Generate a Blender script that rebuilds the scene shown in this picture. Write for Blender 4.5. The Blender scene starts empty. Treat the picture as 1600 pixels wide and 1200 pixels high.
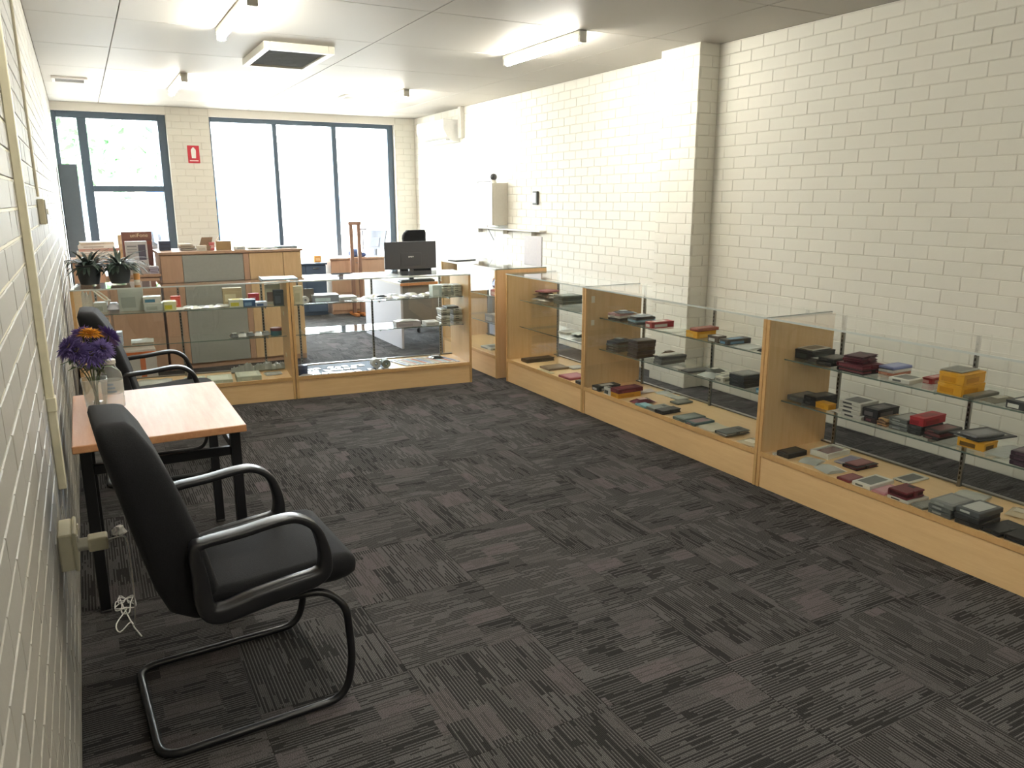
import bpy, bmesh, math, random
from mathutils import Vector, Matrix
random.seed(7)
sc = bpy.context.scene
COL = sc.collection
PI = math.pi

# ---------------------------------------------------------------- camera, sky, light, exposure
cam_data = bpy.data.cameras.new('camera')
cam = bpy.data.objects.new('camera', cam_data)
COL.objects.link(cam)
YAW, PITCH, ROLL = map(math.radians, (28.5137, 13.3066, -0.1406))
fw = Vector((math.sin(YAW)*math.cos(PITCH), math.cos(YAW)*math.cos(PITCH), -math.sin(PITCH)))
rt = Vector((math.cos(YAW), -math.sin(YAW), 0))
up = rt.cross(fw)
rt2 = rt*math.cos(ROLL) + up*math.sin(ROLL)
up2 = up*math.cos(ROLL) - rt*math.sin(ROLL)
CAMPOS = Vector((0, 0, 1.6))
cam.matrix_world = Matrix.Translation(CAMPOS) @ Matrix((rt2, up2, -fw)).transposed().to_4x4()
cam_data.sensor_fit = 'HORIZONTAL'
cam_data.sensor_width = 36
cam_data.lens = 1216.03/1600*36
cam_data.clip_start = 0.02
cam_data.clip_end = 300
sc.camera = cam

SKY = 9.0
TUBE = 31.0
world = bpy.data.worlds.new('sky')
sc.world = world
world.use_nodes = True
bg = world.node_tree.nodes['Background']
bg.inputs[0].default_value = (0.87, 0.94, 1.0, 1)
bg.inputs[1].default_value = SKY
sc.view_settings.view_transform = 'Standard'
sc.view_settings.look = 'None'
sc.view_settings.gamma = 1
sc.view_settings.use_curve_mapping = False
sc.view_settings.exposure = 2.15
cy = sc.cycles
cy.transparent_max_bounces = 48
cy.max_bounces = 10
cy.diffuse_bounces = 5
cy.glossy_bounces = 4
cy.caustics_reflective = False
cy.caustics_refractive = False
cy.sample_clamp_indirect = 6
cy.use_denoising = True

def portal(name, x0, x1, z0, z1, y):
    l = bpy.data.lights.new(name, 'AREA')
    l.shape = 'RECTANGLE'; l.size = x1-x0; l.size_y = z1-z0
    l.cycles.is_portal = True
    o = bpy.data.objects.new(name, l); COL.objects.link(o)
    o.location = ((x0+x1)/2, y, (z0+z1)/2)
    o.rotation_euler = (-PI/2, 0, 0)
portal('window_daylight', -0.17, 1.15, 0.1, 2.71, 11.95)
portal('door_daylight', 1.69, 4.34, 0.0, 2.71, 11.95)

# ---------------------------------------------------------------- node helpers
def lin(h):
    h = h.lstrip('#')
    out = []
    for i in (0, 2, 4):
        c = int(h[i:i+2], 16)/255
        out.append(c/12.92 if c <= 0.04045 else ((c+0.055)/1.055)**2.4)
    return (*out, 1.0)

class NT:
    def __init__(s, name):
        s.m = bpy.data.materials.new(name); s.m.use_nodes = True
        s.t = s.m.node_tree; s.t.nodes.clear()
        s.out = s.n('ShaderNodeOutputMaterial')
    def n(s, ty, **kw):
        nd = s.t.nodes.new(ty)
        for k, v in kw.items(): setattr(nd, k, v)
        return nd
    def put(s, sock, v):
        if isinstance(v, bpy.types.NodeSocket): s.t.links.new(v, sock)
        elif v is not None: sock.default_value = v
    def math(s, op, a, b=None, c=None):
        nd = s.n('ShaderNodeMath', operation=op)
        s.put(nd.inputs[0], a); s.put(nd.inputs[1], b); s.put(nd.inputs[2], c)
        return nd.outputs[0]
    def mix(s, f, a, b):
        nd = s.n('ShaderNodeMix', data_type='RGBA')
        s.put(nd.inputs[0], f); s.put(nd.inputs[6], a); s.put(nd.inputs[7], b)
        return nd.outputs[2]
    def coord(s, scale=(1, 1, 1), kind='Object'):
        tc = s.n('ShaderNodeTexCoord'); mp = s.n('ShaderNodeMapping')
        mp.inputs['Scale'].default_value = scale
        s.t.links.new(tc.outputs[kind], mp.inputs[0])
        return mp.outputs[0]
    def noise(s, vec, scale, detail=3, rough=0.5):
        nd = s.n('ShaderNodeTexNoise'); s.put(nd.inputs['Vector'], vec)
        nd.inputs['Scale'].default_value = scale; nd.inputs['Detail'].default_value = detail
        nd.inputs['Roughness'].default_value = rough
        return nd.outputs[0]
    def white(s, vec):
        nd = s.n('ShaderNodeTexWhiteNoise', noise_dimensions='3D'); s.put(nd.inputs['Vector'], vec)
        return nd.outputs[0]
    def xyz(s, x, y, z):
        nd = s.n('ShaderNodeCombineXYZ')
        s.put(nd.inputs[0], x); s.put(nd.inputs[1], y); s.put(nd.inputs[2], z)
        return nd.outputs[0]
    def ramp(s, f, lo, hi):
        nd = s.n('ShaderNodeMapRange'); s.put(nd.inputs[0], f)
        nd.inputs[1].default_value = lo; nd.inputs[2].default_value = hi
        return nd.outputs[0]
    def bsdf(s, color, rough=0.5, metal=0.0, bump=None, strength=0.2, dist=0.002, spec=0.5, **kw):
        b = s.n('ShaderNodeBsdfPrincipled')
        s.put(b.inputs['Base Color'], color); s.put(b.inputs['Roughness'], rough); s.put(b.inputs['Metallic'], metal)
        b.inputs['Specular IOR Level'].default_value = spec
        for k, v in kw.items(): s.put(b.inputs[k.replace('_', ' ')], v)
        if bump is not None:
            bp = s.n('ShaderNodeBump'); bp.inputs['Strength'].default_value = strength
            bp.inputs['Distance'].default_value = dist
            s.put(bp.inputs['Height'], bump); s.t.links.new(bp.outputs[0], b.inputs['Normal'])
        s.t.links.new(b.outputs[0], s.out.inputs[0])
        return s.m

_cache = {}
def plain(hexc, rough=0.5, metal=0.0, spec=0.5):
    k = ('p', hexc, rough, metal, spec)
    if k not in _cache:
        t = NT('paint_'+hexc)
        v = t.noise(t.coord(), 35, 3)
        c = lin(hexc); d = tuple(x*0.86 for x in c[:3])+(1,)
        _cache[k] = t.bsdf(t.mix(v, d, c), rough, metal, bump=v, strength=0.04, spec=spec)
    return _cache[k]

def painted(name, hexc, var, bump_s, rough=0.55, grime=None):
    t = NT(name)
    c = lin(hexc)
    co = t.coord(kind='Generated') if False else t.coord()
    geo = t.n('ShaderNodeNewGeometry')
    big = t.noise(geo.outputs['Position'], 1.6, 3)
    fine = t.noise(geo.outputs['Position'], 90, 4, 0.6)
    oi = t.n('ShaderNodeObjectInfo')
    f = t.math('ADD', t.math('MULTIPLY', big, 0.6), t.math('MULTIPLY', oi.outputs['Random'], 0.4))
    d = tuple(x*(1-var) for x in c[:3])+(1,)
    colr = t.mix(f, d, c)
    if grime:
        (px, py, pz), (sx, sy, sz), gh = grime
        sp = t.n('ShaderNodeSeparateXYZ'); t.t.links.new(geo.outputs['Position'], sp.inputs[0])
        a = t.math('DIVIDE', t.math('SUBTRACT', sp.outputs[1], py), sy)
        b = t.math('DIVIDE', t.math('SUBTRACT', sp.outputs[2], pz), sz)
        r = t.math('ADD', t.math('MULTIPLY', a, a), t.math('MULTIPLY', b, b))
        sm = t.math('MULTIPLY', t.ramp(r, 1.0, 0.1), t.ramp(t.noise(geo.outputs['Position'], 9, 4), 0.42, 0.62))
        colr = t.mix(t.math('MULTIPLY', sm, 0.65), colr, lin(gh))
    return t.bsdf(colr, rough, bump=t.math('ADD', fine, t.math('MULTIPLY', big, 2)), strength=bump_s, dist=0.002, spec=0.3)

def woodmat(name, hexa, hexb, scale, rough=0.38):
    t = NT(name)
    co = t.coord(scale)
    oi = t.n('ShaderNodeObjectInfo')
    n1 = t.noise(co, 3.0, 6, 0.65)
    n2 = t.noise(co, 14.0, 3)
    f = t.ramp(t.math('ADD', t.math('MULTIPLY', n1, 0.75), t.math('MULTIPLY', n2, 0.25)), 0.33, 0.68)
    return t.bsdf(t.mix(f, lin(hexa), lin(hexb)), rough, bump=n2, strength=0.05, spec=0.4)

def glassmat(name, tint, extra=0.0, f0=0.035):
    t = NT(name)
    lw = t.n('ShaderNodeLayerWeight'); lw.inputs[0].default_value = 0.5
    p = t.math('POWER', lw.outputs['Facing'], 5.0)
    f = t.math('ADD', t.math('MULTIPLY', p, 0.93), f0)
    tr = t.n('ShaderNodeBsdfTransparent'); tr.inputs[0].default_value = tint
    gl = t.n('ShaderNodeBsdfGlossy'); gl.inputs['Roughness'].default_value = 0.01 + extra
    gl.inputs[0].default_value = (1, 1, 1, 1)
    mx = t.n('ShaderNodeMixShader')
    t.t.links.new(f, mx.inputs[0]); t.t.links.new(tr.outputs[0], mx.inputs[1]); t.t.links.new(gl.outputs[0], mx.inputs[2])
    t.t.links.new(mx.outputs[0], t.out.inputs[0])
    return t.m

def clearmat(name, tint, cover=0.25, hexc='d8dcd8'):
    t = NT(name)
    v = t.noise(t.coord(), 40, 3)
    lw = t.n('ShaderNodeLayerWeight'); lw.inputs[0].default_value = 0.5
    tr = t.n('ShaderNodeBsdfTransparent'); tr.inputs[0].default_value = tint
    pb = t.n('ShaderNodeBsdfPrincipled'); pb.inputs['Base Color'].default_value = lin(hexc); pb.inputs['Roughness'].default_value = 0.15
    bp = t.n('ShaderNodeBump'); bp.inputs['Strength'].default_value = 0.5; bp.inputs['Distance'].default_value = 0.004
    t.t.links.new(v, bp.inputs['Height']); t.t.links.new(bp.outputs[0], pb.inputs['Normal'])
    f = t.math('ADD', t.math('MULTIPLY', t.math('POWER', lw.outputs['Facing'], 3.0), 0.5), cover)
    mx = t.n('ShaderNodeMixShader')
    t.t.links.new(f, mx.inputs[0]); t.t.links.new(tr.outputs[0], mx.inputs[1]); t.t.links.new(pb.outputs[0], mx.inputs[2])
    t.t.links.new(mx.outputs[0], t.out.inputs[0])
    return t.m

def emit(name, color, strength):
    t = NT(name)
    e = t.n('ShaderNodeEmission'); e.inputs[0].default_value = color; e.inputs[1].default_value = strength
    t.t.links.new(e.outputs[0], t.out.inputs[0])
    return t.m

def carpetmat():
    t = NT('carpet_rib')
    tc = t.n('ShaderNodeTexCoord'); sp = t.n('ShaderNodeSeparateXYZ')
    t.t.links.new(tc.outputs['Object'], sp.inputs[0])
    oi = t.n('ShaderNodeObjectInfo')
    rnd = t.math('MULTIPLY', oi.outputs['Random'], 97.0)
    x, y = sp.outputs[0], sp.outputs[1]
    RW = 0.0056
    rib = t.math('FLOOR', t.math('DIVIDE', x, RW))
    # blocks of irregular size: the column of blocks, then a per-column offset along the ribs
    bx = t.math('FLOOR', t.math('DIVIDE', t.math('ADD', x, t.math('MULTIPLY', oi.outputs['Random'], 0.05)), 0.083))
    offs = t.white(t.xyz(bx, rnd, 3.0))
    by = t.math('FLOOR', t.math('ADD', t.math('DIVIDE', y, 0.17), t.math('MULTIPLY', offs, 1.0)))
    blk = t.white(t.xyz(bx, by, rnd))
    blk2 = t.white(t.xyz(bx, by, t.math('ADD', rnd, 5.0)))
    seg = t.math('FLOOR', t.math('ADD', t.math('DIVIDE', y, 0.075), t.math('MULTIPLY', t.white(t.xyz(rib, rnd, 9.0)), 4.0)))
    line = t.white(t.xyz(rib, seg, rnd))
    par = t.math('LESS_THAN', t.math('MODULO', t.math('ABSOLUTE', rib), 2.0), 0.5)
    # alternating dark and light ribs; broken lines in some blocks, plain pale yarn in a few
    pale = t.math('GREATER_THAN', blk, 0.84)
    keep = t.math('GREATER_THAN', line, t.math('MULTIPLY', blk, 0.55))
    dark = t.math('MULTIPLY', par, keep)
    wide = t.math('MULTIPLY', t.math('LESS_THAN', line, 0.28), t.math('LESS_THAN', blk, 0.3))
    dark = t.math('MAXIMUM', dark, wide)
    dark = t.math('MULTIPLY', dark, t.math('SUBTRACT', 1.0, t.math('MULTIPLY', pale, 0.55)))
    speck = t.noise(tc.outputs['Object'], 300, 2, 0.7)
    speck = t.ramp(speck, 0.30, 0.70)
    grey = t.mix(t.math('MULTIPLY', pale, blk2), lin('757271'), lin('7d7475'))
    light = t.math('ADD', t.math('MULTIPLY', speck, 0.75), t.math('ADD', 0.12, t.math('MULTIPLY', blk2, 0.14)))
    f = t.math('MULTIPLY', light, t.math('SUBTRACT', 1.0, t.math('MULTIPLY', dark, 0.8)))
    colr = t.mix(f, lin('1c1a19'), grey)
    # rounded ribs; the shade of the grooves is mixed into the colour
    fr = t.math('FRACT', t.math('DIVIDE', x, RW))
    h = t.math('SINE', t.math('MULTIPLY', fr, PI))
    colr = t.mix(t.math('ADD', 0.42, t.math('MULTIPLY', h, 0.58)), lin('161413'), colr)
    return t.bsdf(colr, 0.95, bump=t.math('ADD', h, speck), strength=0.5, dist=0.002, spec=0.15)

M = {}
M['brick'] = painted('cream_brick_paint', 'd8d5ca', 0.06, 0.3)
M['mortar'] = painted('cream_mortar_paint', 'cfcbbf', 0.06, 0.3)
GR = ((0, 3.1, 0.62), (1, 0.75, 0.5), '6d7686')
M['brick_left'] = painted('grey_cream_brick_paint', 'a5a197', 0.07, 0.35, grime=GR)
M['mortar_left'] = painted('pale_mortar_paint', 'd9d3ba', 0.05, 0.3)
M['render_white'] = painted('white_wall_paint', 'dedad0', 0.05, 0.2)
M['ceiling'] = painted('ceiling_paint', 'bcb7af', 0.05, 0.08)
M['ceiling_gap'] = plain('6b655c', 0.8)
M['carpet'] = carpetmat()
M['subfloor'] = plain('1a1817', 0.9)
M['wood'] = woodmat('beech_laminate_long', 'e0ba88', 'eac896', (1.2, 14, 14))
M['wood_up'] = woodmat('beech_laminate_upright', 'd6b080', 'e2c094', (14, 14, 1.1))
M['wood_edge'] = woodmat('beech_edge_strip', 'c39a64', 'd0aa76', (6, 6, 6))
def _table():
    t = NT('table_laminate')
    co = t.coord((14, 1.2, 14)); n1 = t.noise(co, 3.0, 6, 0.65); sp = t.noise(t.coord(), 160, 2, 0.6)
    return t.bsdf(t.mix(t.ramp(n1, 0.33, 0.68), lin('b8835a'), lin('c6946c')), 0.4, bump=sp, strength=0.35, dist=0.0015, spec=0.3)
M['wood_table'] = _table()
M['wood_dull'] = woodmat('counter_laminate', 'ab8b74', 'b8977f', (14, 14, 1.1))
M['wood_light'] = woodmat('pale_laminate', 'c8a880', 'd6b890', (14, 14, 1.1))
M['wood_dark'] = woodmat('brown_wood', '7d5f50', '8c6c5c', (10, 10, 1.5))
M['grey_panel'] = plain('9a9c96', 0.5)
M['lilac_panel'] = plain('bdbcc4', 0.5)
M['dark_grey_panel'] = plain('7d7b78', 0.5)
M['black_fabric'] = None
M['black_plastic'] = plain('1b1b1d', 0.32)
M['black_steel'] = plain('19191b', 0.35)
M['steel'] = plain('9a9a96', 0.28, 0.9)
M['slot'] = plain('26241f', 0.6)
M['white_plastic'] = plain('e4e0d2', 0.35)
M['cream_plastic'] = plain('e3dcc0', 0.4)
M['white'] = plain('eeece6', 0.5)
M['frame_dark'] = plain('4d5d6c', 0.45)  # charcoal frames, their colour lightened for the window glare
M['glass'] = glassmat('showcase_glass', (0.965, 0.98, 0.972, 1))
M['shelf_glass'] = glassmat('shelf_glass', (0.95, 0.975, 0.962, 1))
M['edge_glass'] = None
M['pane'] = glassmat('window_glass', (0.97, 0.98, 0.98, 1))
M['clear'] = clearmat('clear_plastic', (0.95, 0.96, 0.96, 1), 0.22)
M['clear2'] = clearmat('frosted_plastic', (0.92, 0.93, 0.92, 1), 0.5)
M['tube'] = emit('lit_tube', (1.0, 0.97, 0.87, 1), TUBE)
def _fabric():
    t = NT('black_woven_fabric')
    v = t.noise(t.coord(), 260, 3, 0.7)
    return t.bsdf(t.mix(v, lin('0e0e10'), lin('202023')), 0.85, bump=v, strength=0.4, spec=0.25, Sheen_Weight=0.04)
M['black_fabric'] = _fabric()
def _edge():
    t = NT('green_glass_edge')
    v = t.noise(t.coord(), 30, 2)
    return t.bsdf(t.mix(v, lin('56635c'), lin('7d8b83')), 0.15)
M['edge_glass'] = _edge()

# ---------------------------------------------------------------- mesh helpers
def add_box(bm, lo, hi, bev=0.0, mi=0, seg=1):
    x0, y0, z0 = lo; x1, y1, z1 = hi
    v = [bm.verts.new(p) for p in ((x0,y0,z0),(x1,y0,z0),(x1,y1,z0),(x0,y1,z0),(x0,y0,z1),(x1,y0,z1),(x1,y1,z1),(x0,y1,z1))]
    fs = [bm.faces.new([v[i] for i in q]) for q in ((3,2,1,0),(4,5,6,7),(0,1,5,4),(1,2,6,5),(2,3,7,6),(3,0,4,7))]
    for f in fs: f.material_index = mi
    if bev > 0:
        b = min(bev, 0.45*min(x1-x0, y1-y0, z1-z0))
        es = list({e for f in fs for e in f.edges})
        r = bmesh.ops.bevel(bm, geom=es, offset=b, segments=seg, affect='EDGES', profile=0.5)
        for f in r['faces']: f.material_index = mi
def box_bm(lo, hi, bev=0.0, seg=1):
    bm = bmesh.new(); add_box(bm, lo, hi, bev, 0, seg); return bm
def loft(bm, rings, cap=True, closed=False, mi=0):
    vr = [[bm.verts.new(p) for p in r] for r in rings]
    n = len(vr[0])
    m = len(vr)
    for i in range(m if closed else m-1):
        a, b = vr[i], vr[(i+1) % m]
        for j in range(n):
            f = bm.faces.new((a[j], a[(j+1) % n], b[(j+1) % n], b[j])); f.material_index = mi
    if cap and not closed:
        f = bm.faces.new(list(reversed(vr[0]))); f.material_index = mi
        f = bm.faces.new(vr[-1]); f.material_index = mi
def sweep(bm, pts, sec, closed=False, upv=None, mi=0):
    """sec: list of (a,b) offsets, or a function of i giving one; frames by parallel transport, or held to upv."""
    P = [Vector(p) for p in pts]; n = len(P)
    T = []
    for i in range(n):
        a = P[(i-1) % n] if (closed or i > 0) else P[i]
        b = P[(i+1) % n] if (closed or i < n-1) else P[i]
        T.append((b-a).normalized())
    if upv is None:
        N = T[0].orthogonal().normalized()
    rings = []
    for i in range(n):
        if upv is not None:
            B = Vector(upv); N = T[i].cross(B).normalized(); B2 = B
        else:
            N = (N - T[i]*N.dot(T[i])).normalized(); B2 = T[i].cross(N)
        s = sec(i) if callable(sec) else sec
        rings.append([P[i] + N*a + B2*b for a, b in s])
    loft(bm, rings, cap=not closed, closed=closed, mi=mi)
def circ(r, n=8): return [(r*math.cos(2*PI*k/n), r*math.sin(2*PI*k/n)) for k in range(n)]
def rrect(a, b, r, n=3):
    out = []
    for cx_, cy_, a0 in ((a-r, b-r, 0), (-a+r, b-r, PI/2), (-a+r, -b+r, PI), (a-r, -b+r, 1.5*PI)):
        for k in range(n+1):
            t = a0 + PI/2*k/n
            out.append((cx_+r*math.cos(t), cy_+r*math.sin(t)))
    return out
def smooth_path(pts, n=5, closed=False):
    P = [Vector(p) for p in pts]; m = len(P); out = []
    for i in range(m if closed else m-1):
        g = lambda k: P[k % m] if closed else P[max(0, min(m-1, k))]
        p0, p1, p2, p3 = g(i-1), g(i), g(i+1), g(i+2)
        for k in range(n):
            t = k/n
            out.append(0.5*((2*p1) + (p2-p0)*t + (2*p0-5*p1+4*p2-p3)*t*t + (3*p1-p0-3*p2+p3)*t**3))
    if not closed: out.append(P[-1])
    return out
def fillet(pts, r, n=5, closed=False):
    P = [Vector(p) for p in pts]; m = len(P); out = []
    for i in range(m):
        if not closed and i in (0, m-1): out.append(P[i]); continue
        a, b, c = P[i-1], P[i], P[(i+1) % m]
        u = (a-b); w = (c-b)
        d = min(r, u.length*0.48, w.length*0.48)
        s, e = b+u.normalized()*d, b+w.normalized()*d
        for k in range(n+1):
            t = k/n
            out.append(s*(1-t)**2 + b*2*t*(1-t) + e*t*t)
    return out
def lathe(bm, prof, n=20, c=(0, 0), mi=0, cap=True):
    loft(bm, [[(c[0]+r*math.cos(2*PI*k/n), c[1]+r*math.sin(2*PI*k/n), z) for k in range(n)] for r, z in prof], cap=cap, mi=mi)

def obj(name, bm, mats, parent=None, smooth=False, loc=None, rotz=0.0):
    bmesh.ops.recalc_face_normals(bm, faces=bm.faces[:])
    me = bpy.data.meshes.new(name); bm.to_mesh(me); bm.free()
    if not isinstance(mats, (list, tuple)): mats = [mats]
    for m in mats: me.materials.append(m)
    if smooth:
        me.polygons.foreach_set('use_smooth', [True]*len(me.polygons))
        if smooth != True: me.set_sharp_from_angle(angle=math.radians(smooth))
    o = bpy.data.objects.new(name, me); COL.objects.link(o)
    if parent: o.parent = parent
    if loc: o.location = loc
    if rotz: o.rotation_euler = (0, 0, rotz)
    return o
def tag(o, label, cat, group=None):
    o['label'] = label; o['category'] = cat
    if group: o['group'] = group
    return o
def thing(name, label, cat, loc=(0, 0, 0), rotz=0, group=None):
    o = bpy.data.objects.new(name, None); COL.objects.link(o)
    o.location = loc; o.rotation_euler = (0, 0, rotz); o.empty_display_size = 0.05
    return tag(o, label, cat, group)
def struct(name, bm, mats, smooth=False):
    o = obj(name, bm, mats, None, smooth); o['kind'] = 'structure'; return o
def copy_tree(o, parent=None):
    c = o.copy(); COL.objects.link(c); c.parent = parent
    for ch in list(o.children): copy_tree(ch, c)
    return c
def link(name, me, parent, loc, rot=None):
    o = bpy.data.objects.new(name, me); COL.objects.link(o); o.parent = parent; o.location = loc
    if rot: o.rotation_euler = rot
    return o
def project(p):
    q = Vector(p) - CAMPOS
    z = q.dot(fw)
    if z <= 0.05: return None
    return 800+1216*q.dot(rt2)/z, 600-1216*q.dot(up2)/z, z

# ---------------------------------------------------------------- the room
X0, X1, Y0, Y1, H = -0.17, 4.66, -4.4, 11.7, 2.81
floor = struct('floor', box_bm((X0-0.2, Y0-0.2, -0.2), (X1+0.2, Y1+0.2, -0.004)), M['subfloor'])
bm = box_bm((-0.2494, -0.2494, -0.006), (0.2494, 0.2494, 0.0), 0.0008)
tile_me = bpy.data.meshes.new('carpet_tile'); bm.to_mesh(tile_me); bm.free(); tile_me.materials.append(M['carpet'])
for i in range(10):
    for j in range(22):
        x = X0+0.25+0.5*i; y = 0.8+0.25+0.5*j
        if x > X1+0.1: continue
        q = random.choice((0, 1, 1, 2, 3, 3)) if random.random() < 0.35 else ((i+j) % 2) + 2*random.randint(0, 1)
        link('carpet_tile', tile_me, floor, (x, y, 0), (0, 0, q*PI/2))

ceiling = struct('ceiling', box_bm((X0-0.2, Y0-0.2, H+0.006), (X1+0.2, Y1+0.25, H+0.2)), M['ceiling_gap'])
xs = [X0, 0.373, 2.2, 4.03, X1]
ys = [5.14+1.176*k for k in range(-8, 7)]
ys = [Y0]+[y for y in ys if y > Y0+0.1 and y < Y1-0.2]+[Y1]
for a, b in zip(xs, xs[1:]):
    for c, d in zip(ys, ys[1:]):
        g = 0.0035
        obj('ceiling_panel', box_bm((a+g, c+g, H), (b-g, d-g, H+0.012), 0.002), M['ceiling'], ceiling)

# ---- bricks: each near brick a part, the rest of a wall one joined part
BL, BC = 0.2325, 0.0876
def brick_mesh(l, h, name, mat, seed):
    rr = random.Random(seed)
    bm = bmesh.new()
    a, b, d, c = l/2, h/2, 0.011, 0.0024
    j = lambda s: rr.uniform(-s, s)
    back = [(-a, -b, -d), (a, -b, -d), (a, b, -d), (-a, b, -d)]
    mid = [(x+j(.0007), y+j(.0007), -c) for x, y in ((-a, -b), (a, -b), (a, b), (-a, b))]
    fr = [(x+j(.0009), y+j(.0009), j(.0005)) for x, y in ((-a+c, -b+c), (a-c, -b+c), (a-c, b-c), (-a+c, b-c))]
    R = [[bm.verts.new(p) for p in r] for r in (back, mid, fr)]
    for r0, r1 in zip(R, R[1:]):
        for k in range(4): bm.faces.new((r0[k], r0[(k+1) % 4], r1[(k+1) % 4], r1[k]))
    bm.faces.new(R[2])
    me = bpy.data.meshes.new(name); bm.to_mesh(me); bm.free(); me.materials.append(mat); return me
def brick_wall(wall, origin, U, N, length, rows, mat, name='brick', limit=300, z_top=H, phase=0.0, holes=(), jh=0.0062, jv=0.0058):
    """origin: foot of the face; U: unit vector along it; N: outward normal of the face."""
    origin = Vector(origin); U = Vector(U); N = Vector(N); V = Vector((0, 0, 1))
    basis = Matrix((U, V, N)).transposed()
    if basis.determinant() < 0: U = -U; origin = origin - U*length; basis = Matrix((U, V, N)).transposed()
    rot = basis.to_euler()
    cand = []
    variants = {}
    for r in range(rows):
        z0 = r*BC; z1 = min((r+1)*BC, z_top)
        s = -((r % 2)*0.5*BL) - phase
        while s < length:
            a, b = max(s, 0.0), min(s+BL, length)
            s += BL
            if b-a < 0.03: continue
            if any(h0 < (a+b)/2 < h1 and g0 < (z0+z1)/2 < g1 for h0, h1, g0, g1 in holes): continue
            c = origin + U*((a+b)/2) + V*((z0+z1)/2)
            pr = project(c)
            score = 0
            if pr and -40 < pr[0] < 1640 and -30 < pr[1] < 1230:
                dv = CAMPOS-c
                score = max(0.0, dv.normalized().dot(N))/dv.length**2
            cand.append((score, c, b-a-jh, z1-z0-jv))
    cand.sort(key=lambda t: -t[0])
    far = []
    nparts = 0
    for k, (sc_, c, l, h) in enumerate(cand):
        c2 = c + N*random.uniform(-0.0008, 0.0008)
        e = (rot[0], rot[1], rot[2])
        if sc_ > 0 and nparts < limit:
            key = (round(l, 2), round(h, 3), random.randint(0, 3))
            if key not in variants: variants[key] = brick_mesh(l, h, name, mat, hash(key) & 0xffff)
            o = link(name, variants[key], wall, c2, e)
            nparts += 1
        else:
            far.append((c2, l, h))
    if far:
        bm = bmesh.new()
        for c, l, h in far:
            a, b, ch = l/2, h/2, 0.0024
            P = [[(-a, -b, -.011), (a, -b, -.011), (a, b, -.011), (-a, b, -.011)], [(-a, -b, -ch), (a, -b, -ch), (a, b, -ch), (-a, b, -ch)],
                 [(-a+ch, -b+ch, 0), (a-ch, -b+ch, 0), (a-ch, b-ch, 0), (-a+ch, b-ch, 0)]]
            R = [[bm.verts.new(c + basis @ Vector(p)) for p in r] for r in P]
            for r0, r1 in zip(R, R[1:]):
                for k in range(4): bm.faces.new((r0[k], r0[(k+1) % 4], r1[(k+1) % 4], r1[k]))
            bm.faces.new(R[2])
        o = obj('bricks', bm, mat, wall); o['kind'] = 'stuff'

MD = 0.0038   # how far the joints lie behind the brick faces
wall_right = struct('wall_right', box_bm((X1+MD, Y0-0.2, -0.1), (X1+0.2, Y1+0.25, H)), M['mortar'])
brick_wall(wall_right, (X1, 0.6, 0), (0, 1, 0), (-1, 0, 0), Y1-0.6, 33, M['brick'])
wall_left = struct('wall_left', box_bm((X0-0.2, Y0-0.2, -0.1), (X0-MD, Y1+0.25, H)), M['mortar_left'])
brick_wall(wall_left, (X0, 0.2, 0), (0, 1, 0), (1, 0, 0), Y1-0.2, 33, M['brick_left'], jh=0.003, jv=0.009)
PX, PY0, PY1 = 4.452, 5.07, 5.55
wall_pier = struct('wall_pier', box_bm((PX+MD, PY0+MD, -0.1), (X1+0.05, PY1-MD, H)), M['mortar'])
brick_wall(wall_pier, (PX, PY0, 0), (0, 1, 0), (-1, 0, 0), PY1-PY0, 33, M['brick'], phase=0.06)
brick_wall(wall_pier, (PX+0.001, PY0, 0), (1, 0, 0), (0, -1, 0), X1-PX-0.002, 33, M['brick'], phase=0.1)
wall_front = struct('wall_front', box_bm((X0-0.2, Y0-0.2, -0.1), (X1+0.2, Y0, H)), M['render_white'])
WZ = 2.71
WX = (-0.17, 1.15, 1.69, 4.34)
bm = bmesh.new()
add_box(bm, (WX[1], Y1+MD, -0.1), (WX[2], Y1+0.24, H))
add_box(bm, (WX[3], Y1+MD, -0.1), (X1+0.05, Y1+0.24, H))
wall_back = struct('wall_back', bm, M['mortar'])
brick_wall(wall_back, (WX[1], Y1, 0), (1, 0, 0), (0, -1, 0), WX[2]-WX[1], 33, M['brick'], limit=150, phase=0.05)
brick_wall(wall_back, (WX[3], Y1, 0), (1, 0, 0), (0, -1, 0), X1-WX[3], 33, M['brick'], limit=100, phase=0.1)
bm = bmesh.new()
add_box(bm, (WX[0]-0.05, Y1, WZ), (WX[1], Y1+0.24, H))
add_box(bm, (WX[2], Y1, WZ), (WX[3], Y1+0.24, H))
struct('trim_1', bm, M['render_white'])

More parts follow.
